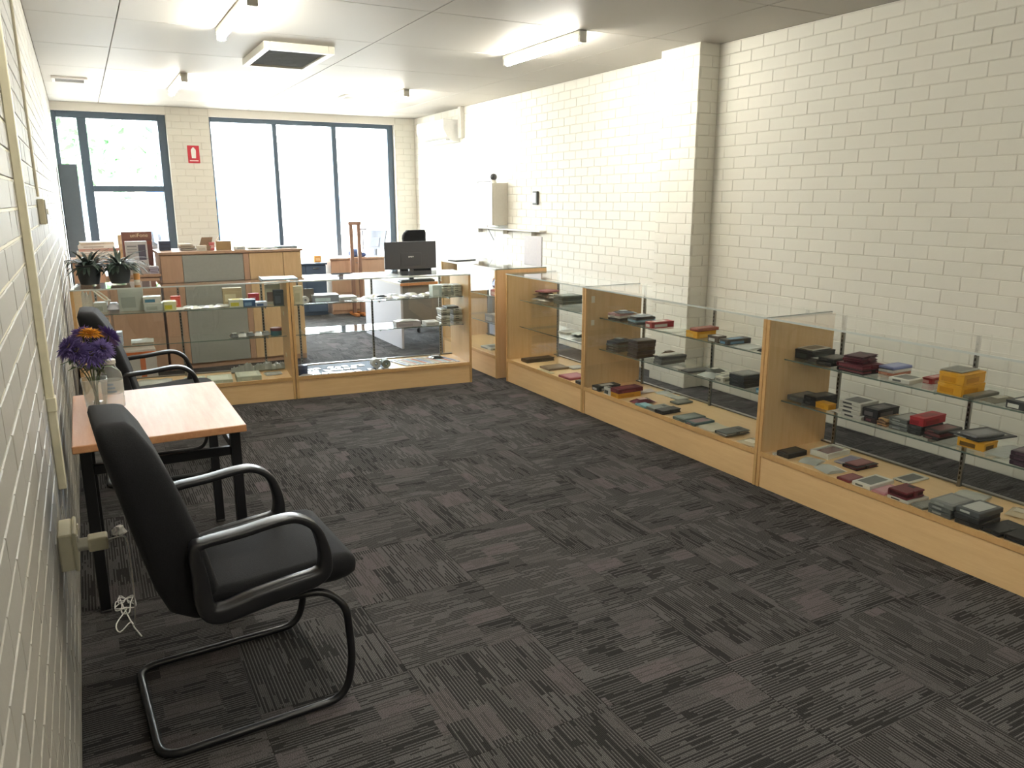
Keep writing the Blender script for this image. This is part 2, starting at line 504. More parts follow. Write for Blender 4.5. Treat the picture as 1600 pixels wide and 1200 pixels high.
# ---- windows
def framed(name, x0, x1, z0, z1, bars, panes, fm):
    """bars: boxes (x0,x1,z0,z1) of the frame; panes: rectangles of glass."""
    bm = bmesh.new()
    for a, b, c, d in bars[:4]: add_box(bm, (a, Y1+0.08, c), (b, Y1+0.16, d), 0.004)
    o = struct(name, bm, fm)
    for a, b, c, d in bars[4:]:
        nm = 'mullion' if (d-c) > (b-a) else 'transom'
        obj(nm, box_bm((a, Y1+0.075, c), (b, Y1+0.165, d), 0.004), fm, o)
    for a, b, c, d in panes:
        obj('pane', box_bm((a-0.005, Y1+0.117, c-0.005), (b+0.005, Y1+0.123, d+0.005)), M['pane'], o)
    return o
fm = M['frame_dark']
framed('window_1', -0.17, 1.15, 0.1, WZ,
       [(-0.17, -0.12, 0.0, WZ), (1.05, 1.15, 0.0, WZ), (-0.12, 1.05, WZ-0.08, WZ), (-0.12, 1.05, 0.0, 0.12), (0.106, 0.21, 0.12, WZ-0.08), (0.21, 1.05, 1.715, 1.793)],
       [(-0.12, 0.106, 0.12, WZ-0.08), (0.21, 1.05, 0.12, 1.715), (0.21, 1.05, 1.793, WZ-0.08)], fm)
framed('door_1', 1.69, 4.34, 0.0, WZ,
       [(1.69, 1.72, 0.0, WZ), (4.25, 4.34, 0.0, WZ), (1.72, 4.25, WZ-0.06, WZ), (1.72, 4.25, 0.0, 0.08), (2.54, 2.60, 0.08, WZ-0.06), (3.39, 3.46, 0.08, WZ-0.06)],
       [(1.72, 2.54, 0.08, WZ-0.06), (2.60, 3.39, 0.08, WZ-0.06), (3.46, 4.25, 0.08, WZ-0.06)], fm)

# ---------------------------------------------------------------- outside
pav = struct('ground_outside', box_bm((-30, Y1+0.2, -0.3), (40, 60, -0.05)), plain('a9a49a', 0.9))
def tree(x, y, h, r, seed, label):
    rr = random.Random(seed)
    t = thing('street_tree', label, 'tree', (x, y, -0.05), 0, 'trees across the street')
    bm = bmesh.new(); sweep(bm, [(0, 0, 0), (0.05, 0, h*0.3), (0, 0.05, h*0.62)], circ(0.11, 8))
    obj('trunk', bm, plain('6b5a48', 0.9), t)
    bm = bmesh.new()
    for k in range(420):
        d = Vector((rr.gauss(0, 1), rr.gauss(0, 1), rr.gauss(0, 0.8))).normalized()*r*rr.uniform(0.55, 1)
        c = Vector((0, 0, h*0.72))+d
        n = Vector((rr.uniform(-1, 1), rr.uniform(-1, 1), rr.uniform(-1, 1))).normalized(); u = n.orthogonal().normalized(); w = n.cross(u)
        s = rr.uniform(0.12, 0.24)
        bm.faces.new([bm.verts.new(c+u*s), bm.verts.new(c+w*s*0.5+n*0.03), bm.verts.new(c-u*s), bm.verts.new(c-w*s*0.5+n*0.03)])
    o = obj('foliage', bm, plain('4f7a48', 0.8), t); o['kind'] = 'stuff'
tree(-1.2, 26, 4.6, 1.9, 3, 'green street tree seen through the narrow window pane')
tree(1.6, 30, 5.2, 2.1, 4, 'green street tree seen through the wide window pane')
# a parked van across the street
t = thing('parked_van', 'blue parked van seen low through the side window', 'van', (2.95, 27, -0.05), PI/2)
bm = bmesh.new()
prof = [(0, .35), (0, 1.0), (.25, 1.25), (.9, 1.35), (1.4, 2.05), (4.4, 2.1), (4.5, 1.9), (4.5, .35)]
loft(bm, [[(x-2.2, y, z) for x, z in prof] for y in (-0.9, -0.8, 0.8, 0.9)])
obj('body', bm, plain('3d6fae', 0.35), t)
for x in (-1.3, 1.4):
    for y in (-0.85, 0.85):
        bm = bmesh.new(); loft(bm, [[(x+0.34*math.cos(2*PI*k/16), y+d, 0.35+0.34*math.sin(2*PI*k/16)) for k in range(16)] for d in (-0.12, 0.12)])
        obj('wheel', bm, plain('202020', 0.8), t)
obj('side_window', box_bm((-0.7, -0.93, 1.35), (0.6, -0.89, 1.9), 0.01), plain('22303a', 0.2), t)
obj('windscreen', box_bm((-1.25, -0.7, 1.42), (-1.2, 0.7, 1.9), 0.01), plain('22303a', 0.2), t)
# the shops opposite
t = thing('shop_building', 'pale single storey shop building across the street', 'building', (0, 38, -0.05))
bm = bmesh.new(); add_box(bm, (-16, 0, 0), (22, 6, 4.2), 0.02)
obj('wall', bm, plain('e4ddcc', 0.8), t)
obj('roof', box_bm((-16.3, -0.5, 4.2), (22.3, 6.3, 4.5), 0.02), plain('b8b2a6', 0.8), t)
obj('awning', box_bm((-16, -2.0, 2.9), (22, 0, 3.05), 0.02), plain('d9d4c8', 0.8), t)
for k in range(6):
    w = obj('window', box_bm((-15+6*k, -0.06, 0.6), (-11.4+6*k, 0.02, 2.6), 0.01), plain('7f98a6', 0.2), t)
    obj('pane', box_bm((-14.8+6*k, -0.08, 0.8), (-11.6+6*k, -0.055, 2.4)), plain('93adba', 0.1), w)

# ---------------------------------------------------------------- ceiling fittings
def fluoro(x, y, label):
    t = thing('fluorescent_light', label, 'light', (x, y, H), 0, None)
    L = 1.2
    obj('batten', box_bm((-0.035, -L/2, -0.035), (0.035, L/2, -0.0005), 0.004), M['white_plastic'], t)
    bm = bmesh.new(); sweep(bm, [(0, -L/2+0.03, -0.058), (0, L/2-0.03, -0.058)], rrect(0.027, 0.021, 0.012, 2))
    obj('tube', bm, M['tube'], t, True)
    for s in (-1, 1):
        obj('end_cap', box_bm((-0.032, s*(L/2-0.015)-0.018, -0.082), (0.032, s*(L/2-0.015)+0.018, -0.001), 0.005), plain('cfccc4', 0.4), t)
fluoro(1.05, 5.75, 'lit fluorescent tube light beside the ceiling air vent')
fluoro(3.40, 5.75, 'lit fluorescent tube light near the brick pier')
fluoro(1.05, 9.2, 'lit fluorescent tube light between the air vent and the side window')
fluoro(3.37, 9.25, 'lit fluorescent tube light in front of the glass doors')

fluoro(1.05, 2.3, 'lit fluorescent tube light added out of view above the near carpet')  # this and the next two tubes are unseen, added as foreground fill
fluoro(1.05, -1.15, 'lit fluorescent tube light added unseen behind the viewer by the plain brick wall')
fluoro(3.40, -1.15, 'lit fluorescent tube light added unseen behind the viewer beyond the showcase row')

t = thing('air_vent', 'square white framed ceiling air vent with grey filter', 'vent', (1.69, 7.08, H))
a, b, d = 0.28, 0.46, 0.06
for nm, lo, hi in (('frame', (-a, -b, -d), (-a+.05, b, -.0005)), ('frame', (a-.05, -b, -d), (a, b, -.0005)), ('frame', (-a+.05, -b, -d), (a-.05, -b+.05, -.0005)), ('frame', (-a+.05, b-.05, -d), (a-.05, b, -.0005))):
    obj(nm, box_bm(lo, hi, 0.004), M['white_plastic'], t)
bm = bmesh.new(); add_box(bm, (-a+.05, -b+.05, -0.03), (a-.05, b-.05, -0.02))
for k in range(20):
    y = -b+0.07+k*0.0405
    add_box(bm, (-a+.05, y, -0.045), (a-.05, y+0.006, -0.03))
obj('grille', bm, plain('8d9094', 0.7), t)
for x, y, lab in ((0.07, 9.55, 'small flat ceiling air outlet by the window'), (3.06, 9.57, 'small flat ceiling air outlet near the glass doors')):
    t = thing('ceiling_outlet', lab, 'vent', (x, y, H))
    bm = bmesh.new()
    for q in ((-.16, -.16, .16, -.13), (-.16, .13, .16, .16), (-.16, -.13, -.13, .13), (.13, -.13, .16, .13)): add_box(bm, (q[0], q[1], -0.02), (q[2], q[3], -0.0005), 0.002)
    obj('frame', bm, plain('d8d5cf', 0.5), t)
    for k in range(4): obj('louvre', box_bm((-.13, -.11+.065*k, -0.018), (.13, -.09+.065*k, -0.004)), plain('8f8d8a', 0.6), t)

# ---------------------------------------------------------------- wall fittings
def conduit(name, x, y, z0, z1, w, d, label):
    t = thing(name, label, 'conduit', (x, y, 0))
    obj('channel', box_bm((0.0, -w/2, z0), (d, w/2, z1), 0.003), M['cream_plastic'], t)
    return t
t = conduit('cable_trunking', X0, 3.02, 0.62, H-0.001, 0.042, 0.027, 'cream cable trunking running down the brick wall to the power outlet')
obj('joint_cover', box_bm((0, -0.025, 0.9), (0.031, 0.025, 0.95), 0.003), M['cream_plastic'], t)
t = conduit('cable_cover', X0, 4.5, 1.62, H-0.001, 0.018, 0.012, 'thin cable cover above the light switch on the brick wall')
t = thing('light_switch', 'small cream wall switch box on the brick wall', 'switch', (X0, 4.5, 1.55))
obj('back_box', box_bm((0, -0.06, -0.06), (0.03, 0.06, 0.06), 0.004), M['cream_plastic'], t)
obj('plate', box_bm((0.0302, -0.057, -0.057), (0.036, 0.057, 0.057), 0.003), M['white_plastic'], t)
for s in (-1, 1): obj('rocker', box_bm((0.0362, s*0.022-0.009, -0.014), (0.042, s*0.022+0.009, 0.014), 0.002), M['white_plastic'], t)
t = thing('power_outlet', 'surface mounted cream power outlet low on the brick wall', 'outlet', (X0, 2.68, 0.54))
obj('back_box', box_bm((0, -0.075, -0.06), (0.038, 0.075, 0.06), 0.004), M['cream_plastic'], t)
obj('plate', box_bm((0.0385, -0.08, -0.064), (0.05, 0.08, 0.064), 0.004), M['cream_plastic'], t)
for s in (-1, 1): obj('rocker', box_bm((0.0502, s*0.05-0.008, 0.025), (0.056, s*0.05+0.008, 0.045), 0.002), M['white_plastic'], t)
t = thing('plug_adapter', 'white plug-in charger in the low power outlet', 'charger', (X0+0.051, 2.64, 0.548))
bm = bmesh.new(); sweep(bm, [(0, 0, 0), (0.028, 0, 0)], rrect(0.017, 0.017, 0.006)); obj('plug', bm, M['white_plastic'], t, 40)
obj('body', box_bm((0.0285, -0.028, -0.022), (0.085, 0.028, 0.022), 0.006, 2), M['cream_plastic'], t)
pts = [(-0.034, 2.64, 0.548), (0.0, 2.64, 0.552), (0.018, 2.65, 0.535), (0.022, 2.68, 0.45), (0.02, 2.78, 0.25), (0.012, 2.95, 0.08), (0.0, 3.12, 0.008), (-0.03, 3.36, 0.006)]
for k in range(26):
    a = k*2*PI/9; r = 0.036+0.018*math.sin(k*1.7)
    pts.append((-0.01+r*math.cos(a)*0.8, 3.26+r*1.5*math.sin(a), 0.006+0.0035*(k % 5)))
pts += [(-0.05, 3.12, 0.006), (-0.04, 3.05, 0.006), (0.0, 3.1, 0.012), (0.01, 3.06, 0.006), (0.03, 2.98, 0.006)]
bm = bmesh.new(); sweep(bm, smooth_path(pts, 4), circ(0.0026, 6))
tag(obj('charging_cable', bm, M['white'], None, True), 'thin white charging cable coiled on the carpet beside the black chair', 'cable')

t = thing('extinguisher_sign', 'red fire extinguisher sign with white symbol on the narrow brick pier', 'sign', (1.457, Y1-0.004, 2.21))
obj('plate', box_bm((-0.075, -0.003, -0.115), (0.075, 0.003, 0.115), 0.002), plain('c22b3a', 0.5), t)
bm = bmesh.new()
prof = [(-.026, -.05), (.026, -.05), (.032, .05), (.026, .07), (.012, .08), (.012, .09), (-.012, .09), (-.012, .08), (-.026, .07), (-.032, .05)]
loft(bm, [[(x, y, z) for x, z in prof] for y in (-0.0045, -0.0031)])
obj('symbol', bm, M['white'], t)
obj('print', box_bm((-0.055, -0.0045, -0.09), (0.055, -0.0031, -0.075)), plain('ecc9c9', 0.6), t)

t = thing('air_conditioner', 'white split air conditioner high on the brick wall', 'air conditioner', (X1, 10.5, 2.37))
bm = bmesh.new()
prof = [(0, 0.0), (-0.10, 0.0), (-0.2, 0.07), (-0.25, 0.16), (-0.25, 0.285), (0, 0.285)]
loft(bm, [[(x, y, z) for x, z in prof] for y in (-0.47, 0.47)])
obj('housing', bm, plain('c9c8c4', 0.4), t)
obj('outlet_flap', box_bm((-0.19, -0.42, 0.02), (-0.13, 0.42, 0.035), 0.003), plain('b5b4b0', 0.4), t)
t = thing('pipe_cover', 'pale vertical pipe cover beside the air conditioner', 'conduit', (X1, 9.93, 2.41))
obj('channel', box_bm((-0.06, -0.045, 0), (0, 0.045, H-2.411), 0.005), plain('bdbab2', 0.5), t)
t = thing('wall_box', 'white metal wall box high on the brick wall below a small camera', 'box', (X1, 8.88, 1.295))
obj('body', box_bm((-0.2, -0.2, 0), (0, 0.2, 0.51), 0.003), plain('cfcbc0', 0.45), t)
d_ = obj('door', box_bm((-0.215, -0.198, 0.004), (-0.2005, 0.198, 0.506), 0.003), plain('d5d1c6', 0.45), t)
obj('lock', box_bm((-0.222, 0.16, 0.24), (-0.2152, 0.18, 0.26), 0.002), M['steel'], d_)
t = thing('dome_camera', 'small dark ball camera on top of the white wall box', 'camera', (4.52, 8.78, 1.806))
bm = bmesh.new(); lathe(bm, [(0.035, 0), (0.035, 0.02), (0.02, 0.035)], 16); obj('base', bm, M['white_plastic'], t, 40)
bm = bmesh.new(); lathe(bm, [(0.012, 0.028), (0.036, 0.042), (0.045, 0.068), (0.036, 0.094), (0.014, 0.108)], 16); obj('ball', bm, plain('3a3a3c', 0.3), t, True)
bm = bmesh.new(); sweep(bm, smooth_path([(4.50, 8.79, 1.82), (4.47, 9.12, 1.82), (4.60, 9.16, 1.7), (4.62, 9.12, 1.5), (4.63, 9.2, 1.3), (4.63, 9.0, 1.1)], 5), circ(0.005, 6))
tag(obj('camera_cable', bm, plain('6c6a70', 0.6), None, True), 'thin dark cable hanging from the small camera down the wall', 'cable')
t = thing('wall_keypad', 'small dark framed keypad on the brick wall', 'keypad', (X1, 7.97, 1.62))
obj('housing', box_bm((-0.028, -0.05, -0.075), (0, 0.05, 0.075), 0.004), plain('4a4742', 0.5), t)
obj('face', box_bm((-0.032, -0.03, -0.055), (-0.0282, 0.05, 0.06), 0.002), M['white'], t)
t = thing('wall_ledge', 'narrow white wall ledge below the wall box', 'shelf', (X1, 8.68, 1.24))
obj('board', box_bm((-0.09, -0.93, 0), (0, 0.93, 0.018), 0.002), plain('d8d4cc', 0.5), t)
for s in (-0.7, 0, 0.7): obj('bracket', box_bm((-0.07, s-0.01, -0.05), (0, s+0.01, -0.0005), 0.003), plain('c5c1b9', 0.5), t)

# ---------------------------------------------------------------- glass showcases
DECK, TOPZ = 0.2, 0.972
def showcase(name, label, origin, ang, L, D=0.52, height=TOPZ, shelves=(0.735, 0.497), posts=None, deck=DECK, group=None, stick=()):
    t = thing(name, label, 'showcase', (origin[0], origin[1], 0), ang, group)
    s = 0.022
    obj('kick_panel', box_bm((s, 0.006, 0.0), (L-s, 0.024, deck-0.019), 0.001), M['wood'], t)
    obj('back_panel', box_bm((s, D-0.02, 0.0), (L-s, D-0.004, deck-0.019), 0.001), M['wood'], t)
    obj('deck_board', box_bm((s, 0.003, deck-0.0185), (L-s, D, deck), 0.0015), M['wood'], t)
    obj('front_lip', box_bm((s, 0.0, deck-0.0185), (L-s, 0.0028, deck+0.012), 0.001), M['wood_edge'], t)
    for nm, a in (('side_panel', 0.0), ('side_panel', L-s)):
        p = obj(nm, box_bm((a, 0.008, 0.0), (a+s, D, height-0.008), 0.0015), M['wood_up'], t)
        obj('edge_strip', box_bm((a, 0.0, 0.0), (a+s, 0.0075, height-0.008), 0.0015), M['wood_edge'], p)
    g = obj('front_glass', box_bm((s+0.001, 0.009, deck+0.001), (L-s-0.001, 0.014, height-0.009)), M['glass'], t)
    g = obj('top_glass', box_bm((0.001, 0.001, height-0.0075), (L-0.001, D-0.001, height-0.0015)), M['glass'], t)
    obj('glass_edge', box_bm((0.001, -0.0022, height-0.0105), (L-0.001, 0.0008, height-0.0005)), plain('c9d0cb', 0.2), g)
    obj('glass_edge', box_bm((0.0, 0.002, height-0.0075), (0.0009, D-0.002, height-0.0005)), M['edge_glass'], g)
    obj('glass_edge', box_bm((L-0.0009, 0.002, height-0.0075), (L, D-0.002, height-0.0005)), M['edge_glass'], g)
    obj('door_track', box_bm((s, D-0.03, deck+0.0002), (L-s, D-0.004, deck+0.009), 0.001), M['steel'], t)
    posts = posts or (0.12, L/2, L-0.12)
    for px in posts:
        p = obj('post', box_bm((px-0.009, D-0.05, deck), (px+0.009, D-0.034, height-0.008), 0.001), M['steel'], t)
        bm = bmesh.new(); z = deck+0.04
        while z < height-0.05:
            add_box(bm, (px-0.0035, D-0.0508, z), (px+0.0035, D-0.0498, z+0.014)); z += 0.025
        obj('slots', bm, M['slot'], p)
    for z in shelves:
        sh = obj('shelf', box_bm((0.03, 0.125, z-0.0065), (L-0.03, D-0.055, z)), M['shelf_glass'], t)
        obj('shelf_edge', box_bm((0.03, 0.1222, z-0.0065), (L-0.03, 0.1248, z)), M['edge_glass'], sh)
        for px in posts:
            obj('bracket', box_bm((px-0.004, 0.18, z-0.026), (px+0.004, D-0.05, z-0.0067), 0.001), M['steel'], t)
    for (pa, y, z, w, h) in stick:     # stuck on a side panel's inner face
        obj('sticker', box_bm((pa, y, z), (pa+0.001, y+w, z+h)), plain('efe6d2', 0.6), t)
    return t
AR = -PI/2
AF = math.atan2(-0.0985, 0.995)
SR, SF = (0.735, 0.497), (0.765, 0.515)
showcase('glass_showcase', 'near glass showcase along the brick wall holding an orange box stack', (3.24, 3.040), AR, 1.8, posts=(0.12, 0.88, 1.64))
showcase('glass_showcase', 'middle glass showcase of the row along the brick wall, in front of the pier', (3.24, 4.832), AR, 1.788, posts=(0.115, 0.875, 1.65),
         stick=((0.0225, 0.05, 0.85, 0.03, 0.05), (0.0225, 0.05, 0.68, 0.03, 0.04)))
showcase('glass_showcase', 'short glass showcase at the corner end of the row along the brick wall', (3.24, 6.075), AR, 1.238, posts=(0.11, 1.1))
FD = Vector((math.cos(AF), math.sin(AF)))
PR = Vector((2.952, 6.185))
oB = PR - FD*1.54
oA = PR - FD*3.09
showcase('glass_showcase', 'glass showcase full of white cards facing the carpet', oB, AF, 1.54, shelves=SF, posts=(0.12, 0.765, 1.40), deck=0.175,
         stick=((1.5165, 0.30, 0.6, 0.04, 0.03), (0.0225, 0.25, 0.62, 0.05, 0.03)))
showcase('glass_showcase', 'glass showcase behind the small table and vase of flowers', oA, AF, 1.545, shelves=SF, posts=(0.12, 0.72, 1.37), deck=0.175,
         stick=((1.522, 0.28, 0.655, 0.08, 0.035), (1.522, 0.28, 0.3, 0.08, 0.035)))
showcase('glass_showcase', 'taller glass showcase in the corner behind the row, with wooden end panel', (3.205, 7.42), AR, 1.22, D=0.53, height=1.0, shelves=(0.72, 0.46), posts=(0.1, 1.1))

# ---------------------------------------------------------------- table
t = thing('side_table', 'small table with orange wood laminate top and black steel legs', 'table', (0.19, 3.61, 0))
obj('tabletop', box_bm((-0.31, -0.44, 0.69), (0.31, 0.44, 0.72), 0.003), M['wood_table'], t)
for x in (-0.27, 0.275):
    for y in (-0.345, 0.385):
        l = obj('leg', box_bm((x-0.02, y-0.02, 0.012), (x+0.02, y+0.02, 0.6895), 0.003), M['black_steel'], t)
        obj('foot', box_bm((x-0.021, y-0.021, 0.0), (x+0.021, y+0.021, 0.0118), 0.003), plain('2b2b2b', 0.6), l)
for y in (-0.345, 0.385): obj('rail', box_bm((-0.2495, y-0.012, 0.575), (0.2545, y+0.012, 0.612), 0.003), M['black_steel'], t)
for x in (-0.27, 0.275): obj('rail', box_bm((x-0.012, -0.3245, 0.575), (x+0.012, 0.3645, 0.612), 0.003), M['black_steel'], t)
bm = bmesh.new(); rr = random.Random(5)
for k in range(14):
    a = 2*PI*k/14
lathe(bm, [(0.012, 0), (0.03, 0.01), (0.026, 0.03), (0.014, 0.045)], 9)
for v in bm.verts: v.co += Vector((rr.uniform(-.008, .008), rr.uniform(-.008, .008), rr.uniform(0, .006)))
tag(obj('crumpled_paper', bm, M['white'], None, False, (0.0, 4.05, 0)), 'small crumpled white paper on the carpet under the table', 'paper')

# ---------------------------------------------------------------- black cantilever chairs
def make_chair(name, label, loc, rz):
    t = thing(name, label, 'chair', loc, rz, None)
    # backrest: lofted through (x_rear, x_front, z, half width, corner)
    rows = [(0.150, 0.235, 0.392, .205), (0.098, 0.232, 0.425, .224), (0.068, 0.222, 0.50, .230), (0.045, 0.200, 0.60, .232), (0.022, 0.172, 0.70, .232), (0.004, 0.145, 0.79, .228),
            (-0.015, 0.116, 0.87, .220), (-0.027, 0.090, 0.93, .205), (-0.032, 0.066, 0.968, .188), (-0.026, 0.050, 0.99, .165), (-0.010, 0.030, 1.0, .12)]
    R = []
    for xr, xf, z, hw in rows:
        ring = []
        for a, b in rrect((xf-xr)/2, hw, min((xf-xr)*0.42, 0.045), 4):
            bow = -0.022*(b/hw)**2 if a > 0 else 0.012*(b/hw)**2
            ring.append(((xf+xr)/2+a-bow*0.8, b, z-0.15*a))
        R.append(ring)
    bm = bmesh.new(); loft(bm, R)
    obj('backrest', bm, M['black_fabric'], t, 50)
    # seat: lofted front to back, (x, z_bottom, z_top, half width)
    rows = [(0.135, .415, .462, .20), (0.20, .400, .482, .232), (0.30, .398, .486, .238), (0.42, .402, .492, .24), (0.52, .408, .497, .24), (0.585, .404, .502, .24), (0.625, .410, .498, .236), (0.648, .420, .485, .228), (0.658, .438, .468, .21)]
    R = []
    for x, zb, zt, hw in rows:
        R.append([(x, a, (zb+zt)/2+b - (0.012*(1-(a/hw)**2) if b > 0 else 0)) for a, b in rrect(hw, (zt-zb)/2, (zt-zb)*0.4, 4)])
    bm = bmesh.new(); loft(bm, R)
    obj('seat', bm, M['black_fabric'], t, 50)
    # arms: closed loops of moulded plastic
    ctrl = [(0.183, .455), (0.174, .550), (0.168, .636), (0.192, .652), (0.30, .660), (0.40, .672), (0.460, .668), (0.510, .632), (0.533, .575), (0.540, .510), (0.520, .468), (0.43, .452), (0.32, .438), (0.22, .424)]
    th = [.026, .022, .016, .011, .011, .011, .011, .012, .015, .020, .027, .032, .033, .031]
    for s in (-1, 1):
        P = smooth_path([(x, s*0.262, z) for x, z in ctrl], 4, closed=True)
        n = len(P)
        def sec(i, n=n):
            k = i/4; a = th[int(k) % 14]; b = th[(int(k)+1) % 14]; h = a+(b-a)*(k-int(k))
            return rrect(h, 0.027, min(h, 0.027)*0.7, 3)
        bm = bmesh.new(); sweep(bm, P, sec, closed=True, upv=(0, 1, 0))
        obj('armrest', bm, M['arm_plastic'], t, 60)
    # steel tube frame
    ptsf = [(0.36, -0.2, 0.392), (0.545, -0.235, 0.392), (0.600, -0.262, 0.335), (0.612, -0.265, 0.14), (0.580, -0.265, 0.0135), (0.02, -0.265, 0.0135)]
    full = ptsf + [(x, -y, z) for x, y, z in reversed(ptsf)]
    bm = bmesh.new(); sweep(bm, fillet(full, 0.07, 5), circ(0.0125, 10))
    obj('sled_frame', bm, M['black_steel_gloss'], t, True)
    obj('seat_plate', box_bm((0.26, -0.19, 0.380), (0.44, 0.19, 0.3975), 0.004), M['black_steel'], t)
    return t
M['arm_plastic'] = plain('222225', 0.33)
M['black_steel_gloss'] = plain('1c1c1e', 0.28)
make_chair('cantilever_chair', 'black cantilever armchair close by, in front of the small table', (0.0, 2.475, 0), math.radians(3))
make_chair('cantilever_chair', 'black cantilever armchair beyond the small table and flowers', (-0.03, 5.03, 0), math.radians(-2))

# ---------------------------------------------------------------- flowers and bottle on the table
VX, VY, VZ = -0.022, 3.63, 0.7205
t = thing('glass_vase', 'tapered clear glass vase holding purple flowers', 'vase', (VX, VY, VZ))
bm = bmesh.new()
def sq(r, z): return [(a, b, z) for a, b in rrect(r, r, r*0.45, 3)]
loft(bm, [sq(0.034, 0), sq(0.040, 0.05), sq(0.050, 0.155), sq(0.0465, 0.155), sq(0.0365, 0.05), sq(0.031, 0.008)])
obj('glass', bm, M['vase_glass'] if 'vase_glass' in M else M['clear'], t, 40)
bm = bmesh.new(); loft(bm, [sq(0.030, 0.0085), sq(0.0357, 0.05)])
obj('water', bm, M['glass'], t)
def flower(name, head, rad, hexp, hexc, label, seed, leafy=True, group=None):
    rr = random.Random(seed)
    hx, hy, hz = head
    t = thing(name, label, 'flower', (VX, VY, VZ+0.014), 0, group)
    hz -= 0.014
    bx, by = rr.uniform(-.012, .012), rr.uniform(-.012, .012)
    neck = Vector((hx*0.25, hy*0.25, 0.14)); H_ = Vector((hx, hy, hz))
    P = smooth_path([(bx-hx*0.12, by-hy*0.12, 0.0), neck, (H_+neck)/2+Vector((hx*0.1, hy*0.1, 0)), H_], 4)
    bm = bmesh.new(); sweep(bm, P, circ(0.0028, 6)); obj('stem', bm, plain('4d5a3a', 0.7), t, True)
    ax = (Vector((hx, hy, 0.07))).normalized(); u = ax.orthogonal().normalized(); w = ax.cross(u)
    bm = bmesh.new()
    for ringk, (cnt, ln, lift) in enumerate(((30, 1.0, -0.1), (30, 0.92, 0.25), (26, 0.8, 0.6), (20, 0.62, 0.95), (12, 0.45, 1.3))):
        for k in range(cnt):
            a = 2*PI*(k+rr.random()*0.6)/cnt; d = (u*math.cos(a)+w*math.sin(a))
            d = (d*math.cos(lift)+ax*math.sin(lift)); l = rad*ln*rr.uniform(0.82, 1.1)
            side = d.cross(ax).normalized()*rad*0.075
            nrm = side.cross(d).normalized()*rad*0.03
            p0 = H_+d*rad*0.08; p1 = H_+d*l*0.6; p2 = H_+d*l - ax*rad*0.07
            v = [bm.verts.new(q) for q in (p0-side*0.5, p0+side*0.5, p1+side+nrm, p2, p1-side+nrm)]
            bm.faces.new(v)
    obj('petals', bm, plain(hexp, 0.65), t)
    bm = bmesh.new()
    loft(bm, [[H_+ax*z+(u*math.cos(2*PI*k/10)+w*math.sin(2*PI*k/10))*r for k in range(10)] for z, r in ((0, rad*.2), (rad*.14, rad*.22), (rad*.25, rad*.12))])
    obj('flower_centre', bm, plain(hexc, 0.7), t, True)
    if leafy:
        for k in range(4):
            a = rr.uniform(0, 2*PI); base = neck.lerp(H_, rr.uniform(0.25, 0.75))
            d = Vector((math.cos(a), math.sin(a), rr.uniform(-.3, .3))).normalized(); sd = d.cross(Vector((0, 0, 1))).normalized()
            l = rr.uniform(0.055, 0.09)
            bm = bmesh.new()
            c = [(0, .002, 0), (.3, .014, .006), (.6, .015, .006), (1, .001, -.012)]
            top = [[base+d*l*s_+sd*wd*q+Vector((0, 0, zz+th_)) for q, th_ in ((-1, 0), (0, .0015), (1, 0), (0, -.0015))] for s_, wd, zz in c]
            loft(bm, top); obj('leaf', bm, plain('5c7348', 0.6), t)
FL = [((-0.075, -0.02, 0.30), 0.068, '6b5a96', '6a5a3a', 'purple aster at the wall edge of the bunch'),
      ((0.075, 0.03, 0.325), 0.066, '7864ac', '6a5a3a', 'purple aster rising beside the orange bloom, near the second chair'),
      ((0.005, -0.055, 0.265), 0.072, '685894', '5d5138', 'purple aster lowest in front of the bunch'),
      ((0.045, -0.045, 0.285), 0.064, '70609c', '5d5138', 'purple aster in front, above the water bottle'),
      ((-0.02, 0.05, 0.335), 0.060, '7f6bb0', '6a5a3a', 'purple aster at the back behind the orange bloom'),
      ((-0.045, -0.05, 0.285), 0.062, '665490', '5d5138', 'purple aster in front beside the wall edge one')]
for k, (hd, r, hp, hc, lb) in enumerate(FL): flower('aster_flower', hd, r, hp, hc, lb, 20+k, group='flowers in the glass vase')
flower('aster_flower', (0.008, -0.005, 0.345), 0.054, 'e0a33a', 'c9862a', 'single orange yellow bloom among the purple flowers', 40, group='flowers in the glass vase')
t = thing('water_bottle', 'clear plastic water bottle with white label beside the vase', 'bottle', (0.045, 3.72, 0.7205))
bm = bmesh.new(); lathe(bm, [(0.036, 0), (0.043, 0.008), (0.043, 0.05), (0.0405, 0.055), (0.043, 0.06), (0.043, 0.135), (0.040, 0.155), (0.024, 0.178), (0.0215, 0.182), (0.0215, 0.196)], 24); obj('shell', bm, M['bottle'] if 'bottle' in M else M['clear'], t, 50)
bm = bmesh.new(); lathe(bm, [(0.0438, 0.068), (0.0438, 0.125)], 24, cap=False); obj('label_band', bm, M['clear2'], t, True)
for k in range(3):
    bm = bmesh.new()
    loft(bm, [[((0.0442+0.0006*q)*math.cos(a), (0.0442+0.0006*q)*math.sin(a), z) for q, z in ((0, .076+.016*k), (1, .076+.016*k), (1, .084+.016*k), (0, .084+.016*k))] for a in [math.radians(-120+6*j-k*7) for j in range(9)]])
    obj('print', bm, plain('7d8b99', 0.5), t)
bm = bmesh.new(); lathe(bm, [(0.0235, 0.1965), (0.0235, 0.213), (0.021, 0.2155)], 20); obj('cap', bm, plain('d8d6cc', 0.4), t, 40)

